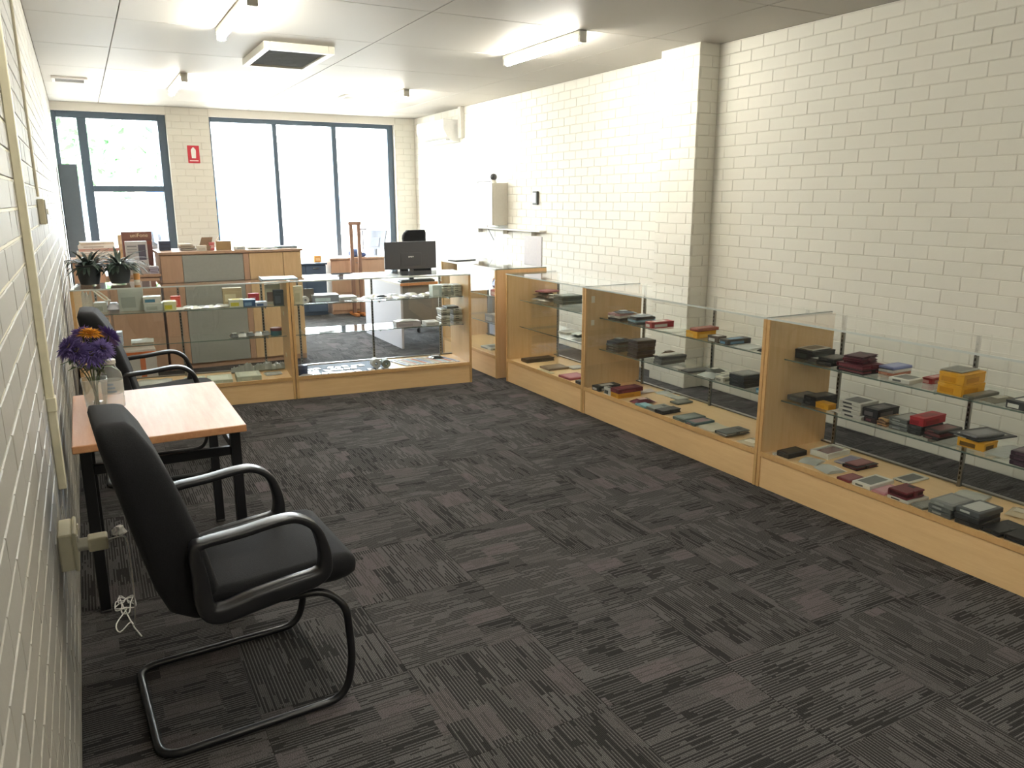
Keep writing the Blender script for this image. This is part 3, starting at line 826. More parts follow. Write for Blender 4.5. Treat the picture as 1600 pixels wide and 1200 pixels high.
# ---------------------------------------------------------------- back of the shop
def cupboard(name, label, x0, x1, y0, y1, h, doors, mat, cat='cabinet', top=None, overhang=0.015, group=None):
    t = thing(name, label, cat, ((x0+x1)/2, y0, 0), 0, group)
    w = (x1-x0)/2; d = y1-y0
    obj('carcass', box_bm((-w, 0.02, 0), (w, d, h-0.026), 0.002), mat, t)
    obj('top', box_bm((-w-overhang, -overhang, h-0.0255), (w+overhang, d+overhang, h), 0.002), top or mat, t)
    for a, b, z0, z1, m, knob in doors:
        p = obj('front_panel', box_bm((-w+a+0.002, 0.001, z0+0.002), (-w+b-0.002, 0.0195, z1-0.002), 0.0015), m, t)
        if knob: obj('handle', box_bm((-w+(a+b)/2-0.04, -0.014, z1-0.05), (-w+(a+b)/2+0.04, 0.0008, z1-0.038), 0.003), M['steel'], p)
    return t
W = M['wood_dull']
cupboard('reception_counter', 'tall wooden reception counter with grey middle panel', 0.62, 1.93, 8.02, 8.62, 1.13,
         [(0.0, 0.19, 0.05, 1.10, W, 0), (0.19, 0.745, 0.05, 1.10, M['grey_panel'], 0), (0.745, 0.80, 0.05, 1.10, W, 0), (0.80, 1.13, 0.05, 1.10, M['wood_light'], 0), (1.13, 1.31, 0.05, 1.10, M['wood_light'], 0)], W, 'counter')
cupboard('low_cabinet', 'wooden cabinet beside the reception counter under the cartons', 0.17, 0.60, 8.02, 9.1, 0.935, [(0, 0.43, 0.05, 0.9, W, 0)], W)
cupboard('drawer_cabinet', 'pale wooden drawer cabinet below the glass doors', 3.06, 3.86, 11.0, 11.5, 0.80, [(0, 0.8, 0.54, 0.77, W, 1), (0, 0.8, 0.30, 0.54, W, 1), (0, 0.8, 0.05, 0.30, W, 1)], W)
cupboard('dark_cupboard', 'dark blue cupboard next to the pale drawer cabinet', 2.42, 3.0, 11.05, 11.45, 0.74, [(0, 0.29, 0.05, 0.71, plain('46566b', 0.5), 1), (0.29, 0.58, 0.05, 0.71, plain('46566b', 0.5), 1)], plain('3f4d60', 0.5))
cupboard('window_table', 'wooden cabinet under the side window with stacked papers on it', -0.12, 0.55, 9.75, 10.3, 0.97, [(0, 0.335, 0.05, 0.94, W, 0), (0.335, 0.67, 0.05, 0.94, W, 0)], W)
t = thing('tall_cabinet', 'tall dark blue grey cabinet at the side window', 'cabinet', (-0.055, 11.2, 0))
obj('carcass', box_bm((-0.10, -0.2, 0.05), (0.10, 0.2, 2.03), 0.004), plain('4f5a64', 0.5), t)  # dark cabinet, colour lifted for the glare at the window
obj('door', box_bm((-0.095, -0.218, 0.06), (0.095, -0.2005, 2.02), 0.004), plain('55616c', 0.5), t)
obj('plinth', box_bm((-0.09, -0.19, 0), (0.09, 0.19, 0.0495), 0.002), plain('2c3238', 0.6), t)

# desk with lilac end panel
t = thing('office_desk', 'office desk with pale grey end panel and wood edged top', 'desk', (2.97, 8.0, 0))
obj('desktop', box_bm((0, 0, 0.695), (1.25, 0.8, 0.722), 0.002), plain('c9c3ba', 0.45), t)
obj('top_edge', box_bm((0, -0.004, 0.693), (1.25, -0.0005, 0.724), 0.001), plain('b9825a', 0.4), t)
obj('end_panel', box_bm((0.004, 0.01, 0.0), (0.03, 1.25, 0.6945), 0.002), M['lilac_panel'], t)
obj('end_panel', box_bm((1.22, 0.01, 0.0), (1.246, 0.78, 0.6945), 0.002), M['lilac_panel'], t)
obj('modesty_panel', box_bm((0.0305, 0.03, 0.22), (1.2195, 0.048, 0.6945), 0.002), M['dark_grey_panel'], t)
obj('return_top', box_bm((0.0, 0.8005, 0.695), (0.36, 1.3, 0.722), 0.002), plain('c9c3ba', 0.45), t)
def monitor(name, label, loc, rz, w, h, zb, tilt=0.0, mat=None, emblem=True):
    t = thing(name, label, 'monitor', loc, rz)
    mat = mat or plain('45484f', 0.45)  # black housing, haze from the windows put into a lighter colour
    bm = box_bm((-w/2, -0.012, zb), (w/2, 0.012, zb+h), 0.004)
    add_box(bm, (-w*0.2, -0.018, zb+h*0.12), (w*0.2, -0.0125, zb+h*0.6), 0.004)
    for v in bm.verts: v.co.y += (v.co.z-zb)*tilt
    p = obj('housing', bm, mat, t)
    bm = box_bm((-w/2+0.01, 0.0122, zb+0.012), (w/2-0.01, 0.0135, zb+h-0.01))
    for v in bm.verts: v.co.y += (v.co.z-zb)*tilt
    obj('screen', bm, plain('15171a', 0.2), p)
    if emblem:
        bm = bmesh.new()
        for k in range(4):
            x = -0.03+0.016*k
            add_box(bm, (x, -0.0195, zb+h*0.42+0.003*(k % 2)), (x+0.011, -0.0182, zb+h*0.42+0.017), 0.0)
        obj('emblem', bm, plain('c8ccd0', 0.3), p)
    obj('stand', box_bm((-0.025, -0.022, 0.012), (0.025, -0.0005+0.022, zb+0.0), 0.004), mat, t)
    obj('foot', box_bm((-0.11, -0.08, 0), (0.11, 0.09, 0.0118), 0.005), mat, t)
    return t
monitor('computer_monitor', 'large black computer monitor seen from behind with silver emblem', (3.17, 8.18, 0.7225), 0.0, 0.605, 0.30, 0.135)
monitor('computer_monitor', 'slim grey monitor tilted back in front of the bright glass doors', (3.80, 11.22, 0.8005), math.radians(-62), 0.36, 0.27, 0.10, 0.25, plain('7f858f', 0.4), False)
# office chair
t = thing('office_chair', 'black office chair with headrest behind the large monitor', 'chair', (3.74, 9.2, 0), math.radians(15))
def pad(x0, x1, y, z0, z1, th, bow):
    R = []
    for k in range(7):
        z = z0+(z1-z0)*k/6; s = 1-0.25*abs(k/3-1)**3
        R.append([((x0+x1)/2+a*s, y+b+bow*(a/((x1-x0)/2))**2+0.04*math.sin(PI*k/6), z) for a, b in rrect((x1-x0)/2, th/2, th*0.45, 3)])
    bm = bmesh.new(); loft(bm, R); return bm
obj('backrest', pad(-0.24, 0.24, 0.18, 0.50, 0.99, 0.07, -0.05), M['black_fabric'], t, 50)
obj('headrest', pad(-0.175, 0.175, 0.19, 1.03, 1.235, 0.08, -0.04), M['black_fabric'], t, 50)
obj('headrest_post', box_bm((-0.03, 0.20, 0.94), (0.03, 0.235, 1.08), 0.005), M['black_plastic'], t)
bm = bmesh.new(); loft(bm, [[(a, b-0.08, z) for a, b in rrect(0.24*s, 0.23*s, 0.08, 3)] for z, s in ((0.42, .92), (0.44, 1), (0.49, 1), (0.51, .92))]); obj('seat', bm, M['black_fabric'], t, 50)
for s in (-1, 1):
    bm = bmesh.new(); sweep(bm, fillet([(s*0.24, -0.05, 0.45), (s*0.29, -0.05, 0.45), (s*0.29, -0.05, 0.66)], 0.03), circ(0.015, 8)); a_ = obj('armrest', bm, M['black_plastic'], t, True)
    obj('arm_pad', box_bm((s*0.29-0.035, -0.18, 0.66), (s*0.29+0.035, 0.1, 0.69), 0.01), M['black_plastic'], a_)
bm = bmesh.new(); lathe(bm, [(0.03, 0.08), (0.03, 0.3), (0.018, 0.3), (0.018, 0.42)], 12); obj('gas_column', bm, M['black_plastic'], t, 40)
for k in range(5):
    a = 2*PI*k/5
    bm = bmesh.new(); sweep(bm, [(0, 0, 0.1), (0.16*math.cos(a), 0.16*math.sin(a), 0.085), (0.29*math.cos(a), 0.29*math.sin(a), 0.07)], circ(0.018, 8)); l_ = obj('leg', bm, M['black_plastic'], t, True)
    bm = bmesh.new(); c = Vector((0.29*math.cos(a), 0.29*math.sin(a), 0.028)); n_ = Vector((-math.sin(a), math.cos(a), 0)); u = Vector((math.cos(a), math.sin(a), 0))
    loft(bm, [[c+n_*d+u*0.028*math.cos(q*PI/6)+Vector((0, 0, 0.028*math.sin(q*PI/6))) for q in range(12)] for d in (-0.012, 0.012)]); obj('castor', bm, M['black_plastic'], l_, 40)
# wooden stand by the doors
t = thing('wooden_stand', 'tall brown wooden two-legged stand by the glass doors', 'stand', (3.36, 10.78, 0))
for x in (-0.055, 0.055): obj('upright', box_bm((x-0.024, -0.02, 0.04), (x+0.024, 0.02, 1.265), 0.004), M['wood_dark'], t)
obj('top_rail', box_bm((-0.09, -0.025, 1.2655), (0.09, 0.025, 1.31), 0.004), M['wood_dark'], t)
for x in (-0.055, 0.055): obj('foot', box_bm((x-0.028, -0.16, 0), (x+0.028, 0.16, 0.0395), 0.006), plain('b7743f', 0.5), t)

# strap carton on the floor
t = thing('strapped_carton', 'white carton with orange straps on the floor before the wooden cabinet', 'carton', (0.335, 7.88, 0))
obj('body', box_bm((-0.15, -0.08, 0), (0.15, 0.1, 0.27), 0.003), plain('cfcac2', 0.7), t)
obj('strap', box_bm((-0.1515, -0.0815, 0.205), (0.1515, 0.1015, 0.25), 0.001), plain('d9763f', 0.5), t)
obj('strap', box_bm((0.01, -0.0825, 0.0), (0.055, -0.0805, 0.204), 0.0005), plain('cf7a50', 0.5), t)
t = thing('white_carton', 'white carton on the floor beside the wooden cabinet', 'carton', (0.0, 8.15, 0))
obj('body', box_bm((-0.14, -0.15, 0), (0.14, 0.15, 0.52), 0.003), plain('d9d6cf', 0.7), t)
for s in (-1, 1): obj('flap', box_bm((-0.14, s*0.0755-0.0745, 0.5205), (0.14, s*0.0755+0.0745, 0.525), 0.001), plain('c9bfae', 0.7), t)
obj('tape', box_bm((-0.03, -0.1515, 0.4), (0.03, -0.1502, 0.52), 0.0003), plain('b9a582', 0.4), t)

def carton(name, label, cat, x, y, z, w, d, h, rz, hexc, prints=(), lid=None, group=None):
    """x,y,z: middle of the front foot edge. prints: (x0,x1,z0,z1,hex) on the front face."""
    t = thing(name, label, cat, (x, y, z), rz, group)
    obj('body', box_bm((-w/2, 0, 0), (w/2, d, h), 0.002), plain(hexc, 0.55), t)
    for k, (a, b, c, e, hx) in enumerate(prints):
        obj('print', box_bm((a, -0.0012-0.0006*k, c), (b, -0.0002, e)), plain(hx, 0.5), t)
    if lid: obj('lid', box_bm((-w/2-0.002, -0.002-0.0006*len(prints), h-lid[0]), (w/2+0.002, d+0.002, h+0.002), 0.0015), plain(lid[1], 0.55), t)
    return t
carton('product_carton', 'upright grey white phone carton with dark phone picture', 'carton', 0.435, 8.06, 0.9355, 0.18, 0.1, 0.30, 0.03, 'c9c4c4',
       [(0.012, 0.075, 0.13, 0.27, '5b5563'), (-0.08, -0.0, 0.25, 0.262, '8f8c8f'), (-0.08, 0.0, 0.222, 0.232, 'a29f9f'), (-0.08, 0.0, 0.2, 0.208, 'a29f9f'), (-0.09, 0.09, 0.0, 0.055, 'b3a8a4'), (-0.055, -0.005, 0.07, 0.085, '6a686a')])
t = carton('product_carton', 'dark red brown carton with pale lettering behind the phone carton', 'carton', 0.47, 8.5, 0.9355, 0.26, 0.16, 0.37, 0.0, '7a4f4a', [(-0.125, 0.125, 0.25, 0.28, '8a4a3a')], (0.07, '845a50'))
fc = bpy.data.curves.new('lettering_text', 'FONT'); fc.body = 'uniFone'; fc.size = 0.05; fc.align_x = 'CENTER'; fc.extrude = 0.0008
fo = bpy.data.objects.new('lettering_text', fc); COL.objects.link(fo)
me = bpy.data.meshes.new_from_object(fo.evaluated_get(bpy.context.evaluated_depsgraph_get()))
bpy.data.objects.remove(fo); me.materials.clear(); me.materials.append(plain('e8d9b8', 0.6))
link('lettering', me, t, (0.02, -0.0045, 0.322), (PI/2, 0, 0))
carton('device_box', 'dark blue boxed device at the end of the wooden cabinet', 'carton', 0.595, 8.63, 1.1305, 0.10, 0.12, 0.09, 0.0, '39445a', [(-0.04, 0.04, 0.02, 0.03, '2a3242'), (-0.04, 0.04, 0.055, 0.062, '2a3242')]).location = (0.70, 8.3, 1.1305)
for k in range(3):
    carton('small_pack', 'small white and purple pack stacked beside the phone carton', 'pack', 0.56, 8.03, 0.9355+0.024*k, 0.085, 0.08, 0.022, 0.05*(k-1), ('d8d4dc', '6f5f7a', 'dcd9e0')[k], [(-0.035, 0.035, 0.006, 0.016, ('8a7f95', 'c9c3d2', 'a9a2b5')[k])], None, 'packs beside the phone carton')
for k in range(3):
    carton('book', ('grey book at the foot', 'brown book in the middle', 'cream book on top')[k]+' of the small pile on the reception counter', 'book', 0.90-0.01*k, 8.2, 1.1305+0.021*k, 0.15-0.02*k, 0.12, 0.02, 0.06*k, ('8b8886', '7d6a5a', 'd2c8b4')[k], [(-0.06, 0.06, 0.005, 0.015, 'b5aea0')], None, 'books piled on the reception counter')
t = thing('card_display', 'folded brown card display on the reception counter', 'display stand', (1.03, 8.15, 1.1305))
for s in (-1, 1):
    bm = box_bm((-0.05, -0.003, 0), (0.05, 0.003, 0.125), 0.001)
    for v in bm.verts: v.co.x += v.co.z*0.3; v.co.y += s*(0.045-v.co.z*0.33)
    obj('leaf', bm, plain('8a6f58', 0.7), t)
carton('card_box', 'small white card box in front of the brown display', 'box', 1.0, 8.06, 1.1305, 0.085, 0.06, 0.05, 0.0, 'ded8cc', [(-0.03, 0.03, 0.01, 0.03, 'b8b0a2')], (0.012, 'e6e1d6'))
carton('card_box', 'small red box between the cardboard displays', 'box', 1.10, 8.12, 1.1305, 0.05, 0.05, 0.075, 0.2, 'd06a6a', [(-0.018, 0.018, 0.02, 0.05, 'e6b0b0')], (0.014, 'd98080'))
t = carton('kraft_carton', 'open brown kraft carton on the reception counter', 'carton', 1.21, 8.12, 1.1305, 0.14, 0.1, 0.085, -0.1, 'a68a62')
for s in (-1, 1):
    bm = box_bm((s*0.07-0.002, 0.005, 0.0855), (s*0.07+0.002, 0.095, 0.125), 0.0005)
    for v in bm.verts: v.co.x += s*(v.co.z-0.085)*0.8*(-1 if s < 0 else 1)
    obj('flap', bm, plain('b2966e', 0.7), t)
for k, (x, w, h, hx, lb) in enumerate(((1.36, 0.10, 0.03, 'dfe4e2', 'pale flat pack next to the kraft carton'), (1.50, 0.12, 0.018, 'd6dcd2', 'pale flat pack midway along the reception counter'), (1.66, 0.14, 0.012, 'b8c4b4', 'greenish flat folder on the reception counter'), (1.82, 0.2, 0.02, '6f8790', 'blue grey folder at the end of the reception counter'))):
    carton('flat_pack', lb, 'pack', x, 8.1, 1.1305, w, 0.14, h, 0.05*(k-1), hx, [(-w*0.3, w*0.3, h*0.25, h*0.7, '9aa5a8')], None)
# papers on the window table
zz = 0.9705
for k, (w, h, hx, lb) in enumerate(((0.42, 0.05, 'cfc6b6', 'cream'), (0.4, 0.035, 'd9d5cf', 'white'), (0.41, 0.03, 'b88f86', 'reddish'), (0.36, 0.04, 'dcd8d2', 'grey white'), (0.33, 0.03, 'c6b9a8', 'tan'))):
    carton('paper_bundle', lb+' paper bundle in the pile under the side window', 'papers', 0.13+0.015*(k % 3), 9.85, zz, w, 0.28, h, 0.05*((k*2) % 3-1), hx, [(-w*0.35, w*0.2, h*0.3, h*0.6, 'a89f96')], None, 'paper pile under the side window'); zz += h+0.0005
carton('brown_carton', 'brown carton next to the paper pile under the side window', 'carton', 0.44, 9.83, 0.9705, 0.17, 0.2, 0.26, 0.0, 'b59a78', [(-0.07, 0.07, 0.16, 0.2, 'c4b094'), (-0.07, 0.03, 0.06, 0.1, 'a1855f')])
# on the far cabinets
carton('orange_box', 'small orange box on the dark cupboard by the glass doors', 'box', 2.93, 11.2, 0.7405, 0.1, 0.08, 0.09, 0.0, 'e0a050', [(-0.03, 0.03, 0.02, 0.06, 'efc890')], (0.02, 'e8b068'))
t = thing('blue_bundle', 'blue cloth bundle on the drawer cabinet by the doors', 'cloth', (3.46, 11.14, 0.8005))
rr = random.Random(9)
bm = bmesh.new(); lathe(bm, [(0.05, 0), (0.095, 0.02), (0.10, 0.06), (0.07, 0.1), (0.03, 0.115)], 14)
for v in bm.verts: v.co += Vector((rr.uniform(-.012, .012), rr.uniform(-.012, .012), rr.uniform(0, .012)))
obj('cloth', bm, plain('4e6390', 0.8), t, True)
bm = bmesh.new(); lathe(bm, [(0.02, 0), (0.04, 0.01), (0.05, 0.04), (0.02, 0.06)], 10)
for v in bm.verts: v.co += Vector((0.11, -0.03, 0))
obj('knot', bm, plain('3f5280', 0.8), t, True)
t = thing('desk_lamp', 'white round desk lamp by the slim grey monitor', 'lamp', (3.66, 11.36, 0.8005))
bm = bmesh.new(); lathe(bm, [(0.05, 0), (0.05, 0.012), (0.012, 0.018), (0.012, 0.36)], 14); obj('stem', bm, plain('b9bec6', 0.4), t, 40)
bm = bmesh.new(); lathe(bm, [(0.02, 0.36), (0.07, 0.375), (0.07, 0.40), (0.03, 0.415)], 16); obj('shade', bm, plain('c3c7d4', 0.4), t, 40)
# on the office desk
t = thing('keyboard', 'dark keyboard on the office desk under the large monitor', 'keyboard', (3.2, 8.05, 0.7225))
obj('base', box_bm((-0.2, 0, 0), (0.2, 0.11, 0.02), 0.004), plain('3a3b3d', 0.5), t)
bm = bmesh.new()
for r in range(4):
    for c in range(14): add_box(bm, (-0.188+0.0269*c, 0.012+0.0235*r, 0.0202), (-0.188+0.0269*c+0.022, 0.012+0.0235*r+0.019, 0.027))
obj('keys', bm, plain('2a2b2d', 0.5), t)
carton('white_box', 'small white box at the end of the office desk', 'box', 3.52, 8.08, 0.7225, 0.12, 0.08, 0.05, 0.0, 'e2dfd8', [(-0.04, 0.04, 0.01, 0.03, 'b9b5ae')])
carton('red_box', 'small red box at the end of the office desk', 'box', 3.64, 8.08, 0.7225, 0.05, 0.08, 0.075, 0.0, 'b8484a', [(-0.015, 0.015, 0.02, 0.05, 'd9a0a0')])
# on the tops of the glass showcases
def on_top(u, v):
    p = oA + FD*u + Vector((-FD.y, FD.x))*v
    return p.x, p.y
ZT = TOPZ-0.0012
def potted_plant(label, u, v, seed, n, ln):
    rr = random.Random(seed)
    x, y = on_top(u, v)
    t = thing('potted_plant', label, 'plant', (x, y, ZT), 0)
    bm = bmesh.new(); lathe(bm, [(0.065, 0), (0.078, 0.06), (0.084, 0.135), (0.088, 0.138), (0.088, 0.15), (0.078, 0.15), (0.076, 0.135)], 18); obj('pot', bm, plain('35393c', 0.6), t, 40)
    bm = bmesh.new(); lathe(bm, [(0.073, 0.12), (0.0755, 0.136)], 14); obj('soil', bm, plain('2a221b', 0.95), t)
    for k in range(n):
        a = rr.uniform(0, 2*PI); d = Vector((math.cos(a), math.sin(a), 0)); lift = rr.uniform(0.15, 1.25); l = ln*rr.uniform(0.7, 1.1)
        base = d*rr.uniform(0, 0.03)+Vector((0, 0, 0.134)); sd = Vector((-d.y, d.x, 0)); bend = rr.uniform(0.3, 1.1)
        rings = []
        for q in range(5):
            s_ = q/4; ang = lift-bend*s_
            c = base+d*l*s_*math.cos(ang)+Vector((0, 0, l*s_*math.sin(max(ang, -0.3))))
            c.x = max(c.x, X0+0.035-x)
            wd = 0.0125*math.sin(PI*(0.12+0.86*s_))**0.8
            rings.append([c-sd*wd, c+Vector((0, 0, 0.0015)), c+sd*wd, c-Vector((0, 0, 0.0015))])
        bm = bmesh.new(); loft(bm, rings); obj('leaf', bm, plain(('2c3a33', '38483f', '25322b')[k % 3], 0.45), t)
potted_plant('dark leafy pot plant at the wall end of the showcase top', 0.10, 0.42, 11, 70, 0.22)
potted_plant('dark leafy pot plant in a grey pot beside the white bottle', 0.31, 0.43, 12, 70, 0.22)
x, y = on_top(0.43, 0.44)
t = thing('spray_bottle', 'slim white bottle with orange band beside the pot plant', 'bottle', (x, y, ZT))
bm = bmesh.new(); lathe(bm, [(0.02, 0), (0.023, 0.01), (0.023, 0.11), (0.012, 0.135)], 14); obj('body', bm, M['white_plastic'], t, 50)
bm = bmesh.new(); lathe(bm, [(0.0235, 0.02), (0.0235, 0.07)], 14, cap=False); obj('band', bm, plain('d79a58', 0.5), t, True)
bm = bmesh.new(); lathe(bm, [(0.013, 0.1355), (0.013, 0.155), (0.008, 0.16)], 12); obj('cap', bm, M['white'], t, 40)
x, y = on_top(2.05, 0.4)
t = thing('desk_pen', 'dark pen shaped device lying on the glass showcase top', 'pen', (x, y, ZT+0.0085), AF+0.05)
bm = bmesh.new(); sweep(bm, [(-0.09, 0, 0), (0.06, 0, 0), (0.09, 0, 0)], lambda i: circ((0.008, 0.008, 0.003)[i], 8)); obj('barrel', bm, plain('5c636e', 0.4), t, 40)
bm = bmesh.new(); sweep(bm, [(-0.1, 0, 0), (-0.0905, 0, 0)], circ(0.006, 8)); obj('cap', bm, plain('3a4048', 0.4), t, 40)
x, y = on_top(1.50, 0.3)
t = thing('blue_folder', 'pale blue folder lying across the joint of the two front showcases', 'folder', (x, y, ZT), AF)
obj('cover', box_bm((-0.14, -0.13, 0), (0.14, 0.13, 0.006), 0.001), plain('9fb6c4', 0.5), t)
obj('spine', box_bm((-0.146, -0.13, 0), (-0.1405, 0.13, 0.012), 0.001), plain('86a0b0', 0.5), t)
obj('paper', box_bm((-0.12, -0.11, 0.0065), (0.125, 0.11, 0.008)), M['white'], t)
t = thing('leaning_board', 'white board leaning on the wall at the tall corner showcase', 'board', (3.715, 6.42, 0.999))
bm = box_bm((-0.005, -0.16, 0), (0.005, 0.16, 0.27), 0.002); obj('panel', bm, plain('dbd8dc', 0.5), t)
obj('backing', box_bm((0.0052, -0.158, 0.0), (0.011, 0.158, 0.268), 0.001), plain('8c8a86', 0.6), t)
t = thing('black_tablet', 'thin black tablet on the tall corner showcase', 'tablet', (3.40, 7.33, 0.999), 0.1)
obj('case', box_bm((-0.12, -0.08, 0), (0.12, 0.08, 0.008), 0.002), plain('37383c', 0.4), t)
obj('screen', box_bm((-0.11, -0.07, 0.0082), (0.11, 0.07, 0.0092)), plain('1d1e22', 0.15), t)

# ---------------------------------------------------------------- merchandise
CASES = {3: ((3.24, 3.040), AR), 2: ((3.24, 4.832), AR), 1: ((3.24, 6.075), AR), 4: ((3.205, 7.42), AR), 'A': ((oA.x, oA.y), AF), 'B': ((oB.x, oB.y), AF)}
def put(case, x, y, rot):
    (ox, oy), a = CASES[case]
    c, s = math.cos(a), math.sin(a)
    return (ox+c*x-s*y, oy+s*x+c*y), a+math.radians(rot)
irr = random.Random(99)
def item(style, name, label, cat, group, case, x, y, z, w, d, h, rot, c1, c2):
    """x, y: middle of the item on its shelf, in the showcase's own directions; w along the showcase, d into it."""
    (px, py), rz = put(case, x, y, rot)
    a, b = w/2, d/2
    loc = (px, py, z+0.0004)
    g = group or None
    if style in ('wallet', 'tray', 'tin', 'roll', 'hook', 'easel'):
        o = thing(name, label, cat, loc, rz, g)
        P = o
    if style == 'box':
        o = obj(name, box_bm((-a, -b, 0), (a, b, h*0.78), 0.0012), plain(c1, 0.5), None, False, loc, rz)
        tag(o, label, cat, g)
        obj('lid', box_bm((-a-0.0012, -b-0.0012, h*0.78+0.0002), (a+0.0012, b+0.0012, h), 0.0015), plain(c1, 0.5), o)
        obj('label_print', box_bm((-a*0.8, -b-0.0008, h*0.15), (a*0.35, -b-0.0001, h*0.62)), plain(c2, 0.5), o)
        obj('label_print', box_bm((a+0.0001, -b*0.75, h*0.15), (a+0.0008, b*0.4, h*0.62)), plain(c2, 0.5), o)
        obj('top_print', box_bm((-a*0.55, -b*0.6, h+0.0001), (a*0.6, b*0.5, h+0.0007)), plain(c2, 0.45), o)
    elif style == 'flat':      # thin carton or case with a picture on its top
        o = obj(name, box_bm((-a, -b, 0), (a, b, h), min(0.003, h*0.3)), plain(c1, 0.42), None, False, loc, rz)
        tag(o, label, cat, g)
        obj('top_print', box_bm((-a*0.72, -b*0.76, h+0.0001), (a*0.7, b*0.72, h+0.0007), 0.0003), plain(c2, 0.35), o)
        obj('edge_print', box_bm((-a*0.6, -b-0.0007, h*0.3), (a*0.2, -b-0.0001, h*0.7)), plain(c2, 0.45), o)
    elif style == 'pack':      # soft pouch with a bulge and a header card
        bm = bmesh.new(); nx, ny = 6, 6; top = []; bot = []
        for i in range(nx+1):
            ra, rb = [], []
            for j in range(ny+1):
                u, v = -1+2*i/nx, -1+2*j/ny
                e = (1-u**4)*(1-v**4); n_ = irr.uniform(-.1, .1)*e
                ra.append(bm.verts.new((u*a, v*b, h*0.25+h*0.75*max(0, e*(0.85+n_))))); rb.append(bm.verts.new((u*a, v*b, h*0.25-h*0.25*max(0, e))))
            top.append(ra); bot.append(rb)
        for i in range(nx):
            for j in range(ny):
                bm.faces.new((top[i][j], top[i+1][j], top[i+1][j+1], top[i][j+1])); bm.faces.new((bot[i][j], bot[i][j+1], bot[i+1][j+1], bot[i+1][j]))
        for i in range(nx):
            bm.faces.new((top[i][0], bot[i][0], bot[i+1][0], top[i+1][0])); bm.faces.new((top[i][ny], top[i+1][ny], bot[i+1][ny], bot[i][ny]))
        for j in range(ny):
            bm.faces.new((top[0][j], top[0][j+1], bot[0][j+1], bot[0][j])); bm.faces.new((top[nx][j], bot[nx][j], bot[nx][j+1], top[nx][j+1]))
        o = obj(name, bm, plain(c1, 0.22), None, 45, loc, rz); tag(o, label, cat, g)
        obj('header_card', box_bm((-a*0.9, b+0.0002, 0), (a*0.9, b+0.018, max(0.0015, h*0.12)), 0.0004), plain(c2, 0.5), o)
        obj('print', box_bm((-a*0.5, -b*0.5, h*0.93), (a*0.5, b*0.3, h*0.95+0.0005), 0.0002), plain(c2, 0.4), o)
    elif style == 'clear':     # see-through sleeve with a card in it
        bm = bmesh.new(); rings = []
        for i in range(7):
            u = -1+2*i/6
            rings.append([(u*a, q*b, zz_) for q, zz_ in ((-1, h*0.2), (-.5, h*irr.uniform(.6, 1)), (0, h*irr.uniform(.7, 1)), (.5, h*irr.uniform(.6, 1)), (1, h*0.2), (.5, 0), (-.5, 0))])
        loft(bm, rings)
        o = obj(name, bm, M['clear2'], None, 30, loc, rz); tag(o, label, cat, g)
        obj('card', box_bm((-a*0.8, -b*0.7, h*0.08), (a*0.55, b*0.5, h*0.3), 0.0003), plain(c1, 0.5), o)
        obj('header_card', box_bm((-a*0.9, b+0.0002, 0), (a*0.9, b+0.015, 0.0015), 0.0004), plain(c2, 0.5), o)
    elif style == 'wallet':    # folding phone wallet: covers, spine, inner shell, clasp
        r = min(0.004, h*0.2)
        obj('front_cover', box_bm((-a, -b, h*0.72), (a, b, h), r, 2), plain(c1, 0.45), P)
        obj('back_cover', box_bm((-a, -b, 0), (a, b, h*0.26), r, 2), plain(c1, 0.45), P)
        bm = bmesh.new(); loft(bm, [[(-a+0.004-0.006*math.sin(q*PI/6), y_, h/2-h/2*math.cos(q*PI/6)) for q in range(7)]+[(-a+0.004+0.0005, y_, h*0.74-h*0.0), (-a+0.0045, y_, h*0.24)] for y_ in (-b, b)])
        obj('spine', bm, plain(c1, 0.5), P, 50)
        obj('inner_shell', box_bm((-a+0.007, -b+0.004, h*0.265), (a-0.005, b-0.004, h*0.715), 0.002), plain(c2, 0.5), P)
        obj('camera_cutout', box_bm((-a*0.35, b*0.42, h+0.0001), (a*0.3, b*0.72, h+0.0012), 0.0004), plain('241f1f', 0.4), P)
        obj('clasp', box_bm((a-0.01, -0.012, h*0.3), (a+0.0025, 0.012, h+0.0022), 0.0008), plain(c1, 0.4), P)
    elif style == 'tray':      # open white tray with a phone in it
        obj('base', box_bm((-a, -b, 0), (a, b, h*0.35), 0.0015), plain(c1, 0.5), P)
        for lo, hi in (((-a, -b, h*.35), (-a+.012, b, h)), ((a-.012, -b, h*.35), (a, b, h)), ((-a+.012, -b, h*.35), (a-.012, -b+.012, h)), ((-a+.012, b-.012, h*.35), (a-.012, b, h))):
            obj('rim', box_bm(lo, hi, 0.0015), plain(c1, 0.5), P)
        ph = obj('phone', box_bm((-a+.02, -b+.02, h*.36), (a-.02, b-.02, h*.8), 0.003), plain('4a3b3a', 0.3), P)
        obj('screen', box_bm((-a+.024, -b+.03, h*.801), (a-.024, b-.03, h*.83)), plain(c2, 0.2), ph)
    elif style == 'mat':
        o = obj(name, box_bm((-a, -b, 0), (a, b, h), 0.0008), plain(c1, 0.7), None, False, loc, rz); tag(o, label, cat, g)
    elif style == 'sheet':
        bm = bmesh.new(); rings = []
        for i in range(7):
            u = -1+2*i/6; cz = 0.0012+h*(0.5+0.5*math.cos(3.1*u+x*7))*0.8
            rings.append([(u*a, -b, cz), (u*a, b, cz+h*0.1), (u*a, b, cz+h*0.1-0.0008), (u*a, -b, cz-0.0008)])
        loft(bm, rings)
        o = obj(name, bm, plain(c1, 0.6), None, 30, loc, rz); tag(o, label, cat, g)
    elif style == 'tin':
        bm = bmesh.new(); lathe(bm, [(a*0.97, 0), (a, 0.003), (a, h*0.62)], 20); obj('body', bm, plain(c1, 0.35), P, 40)
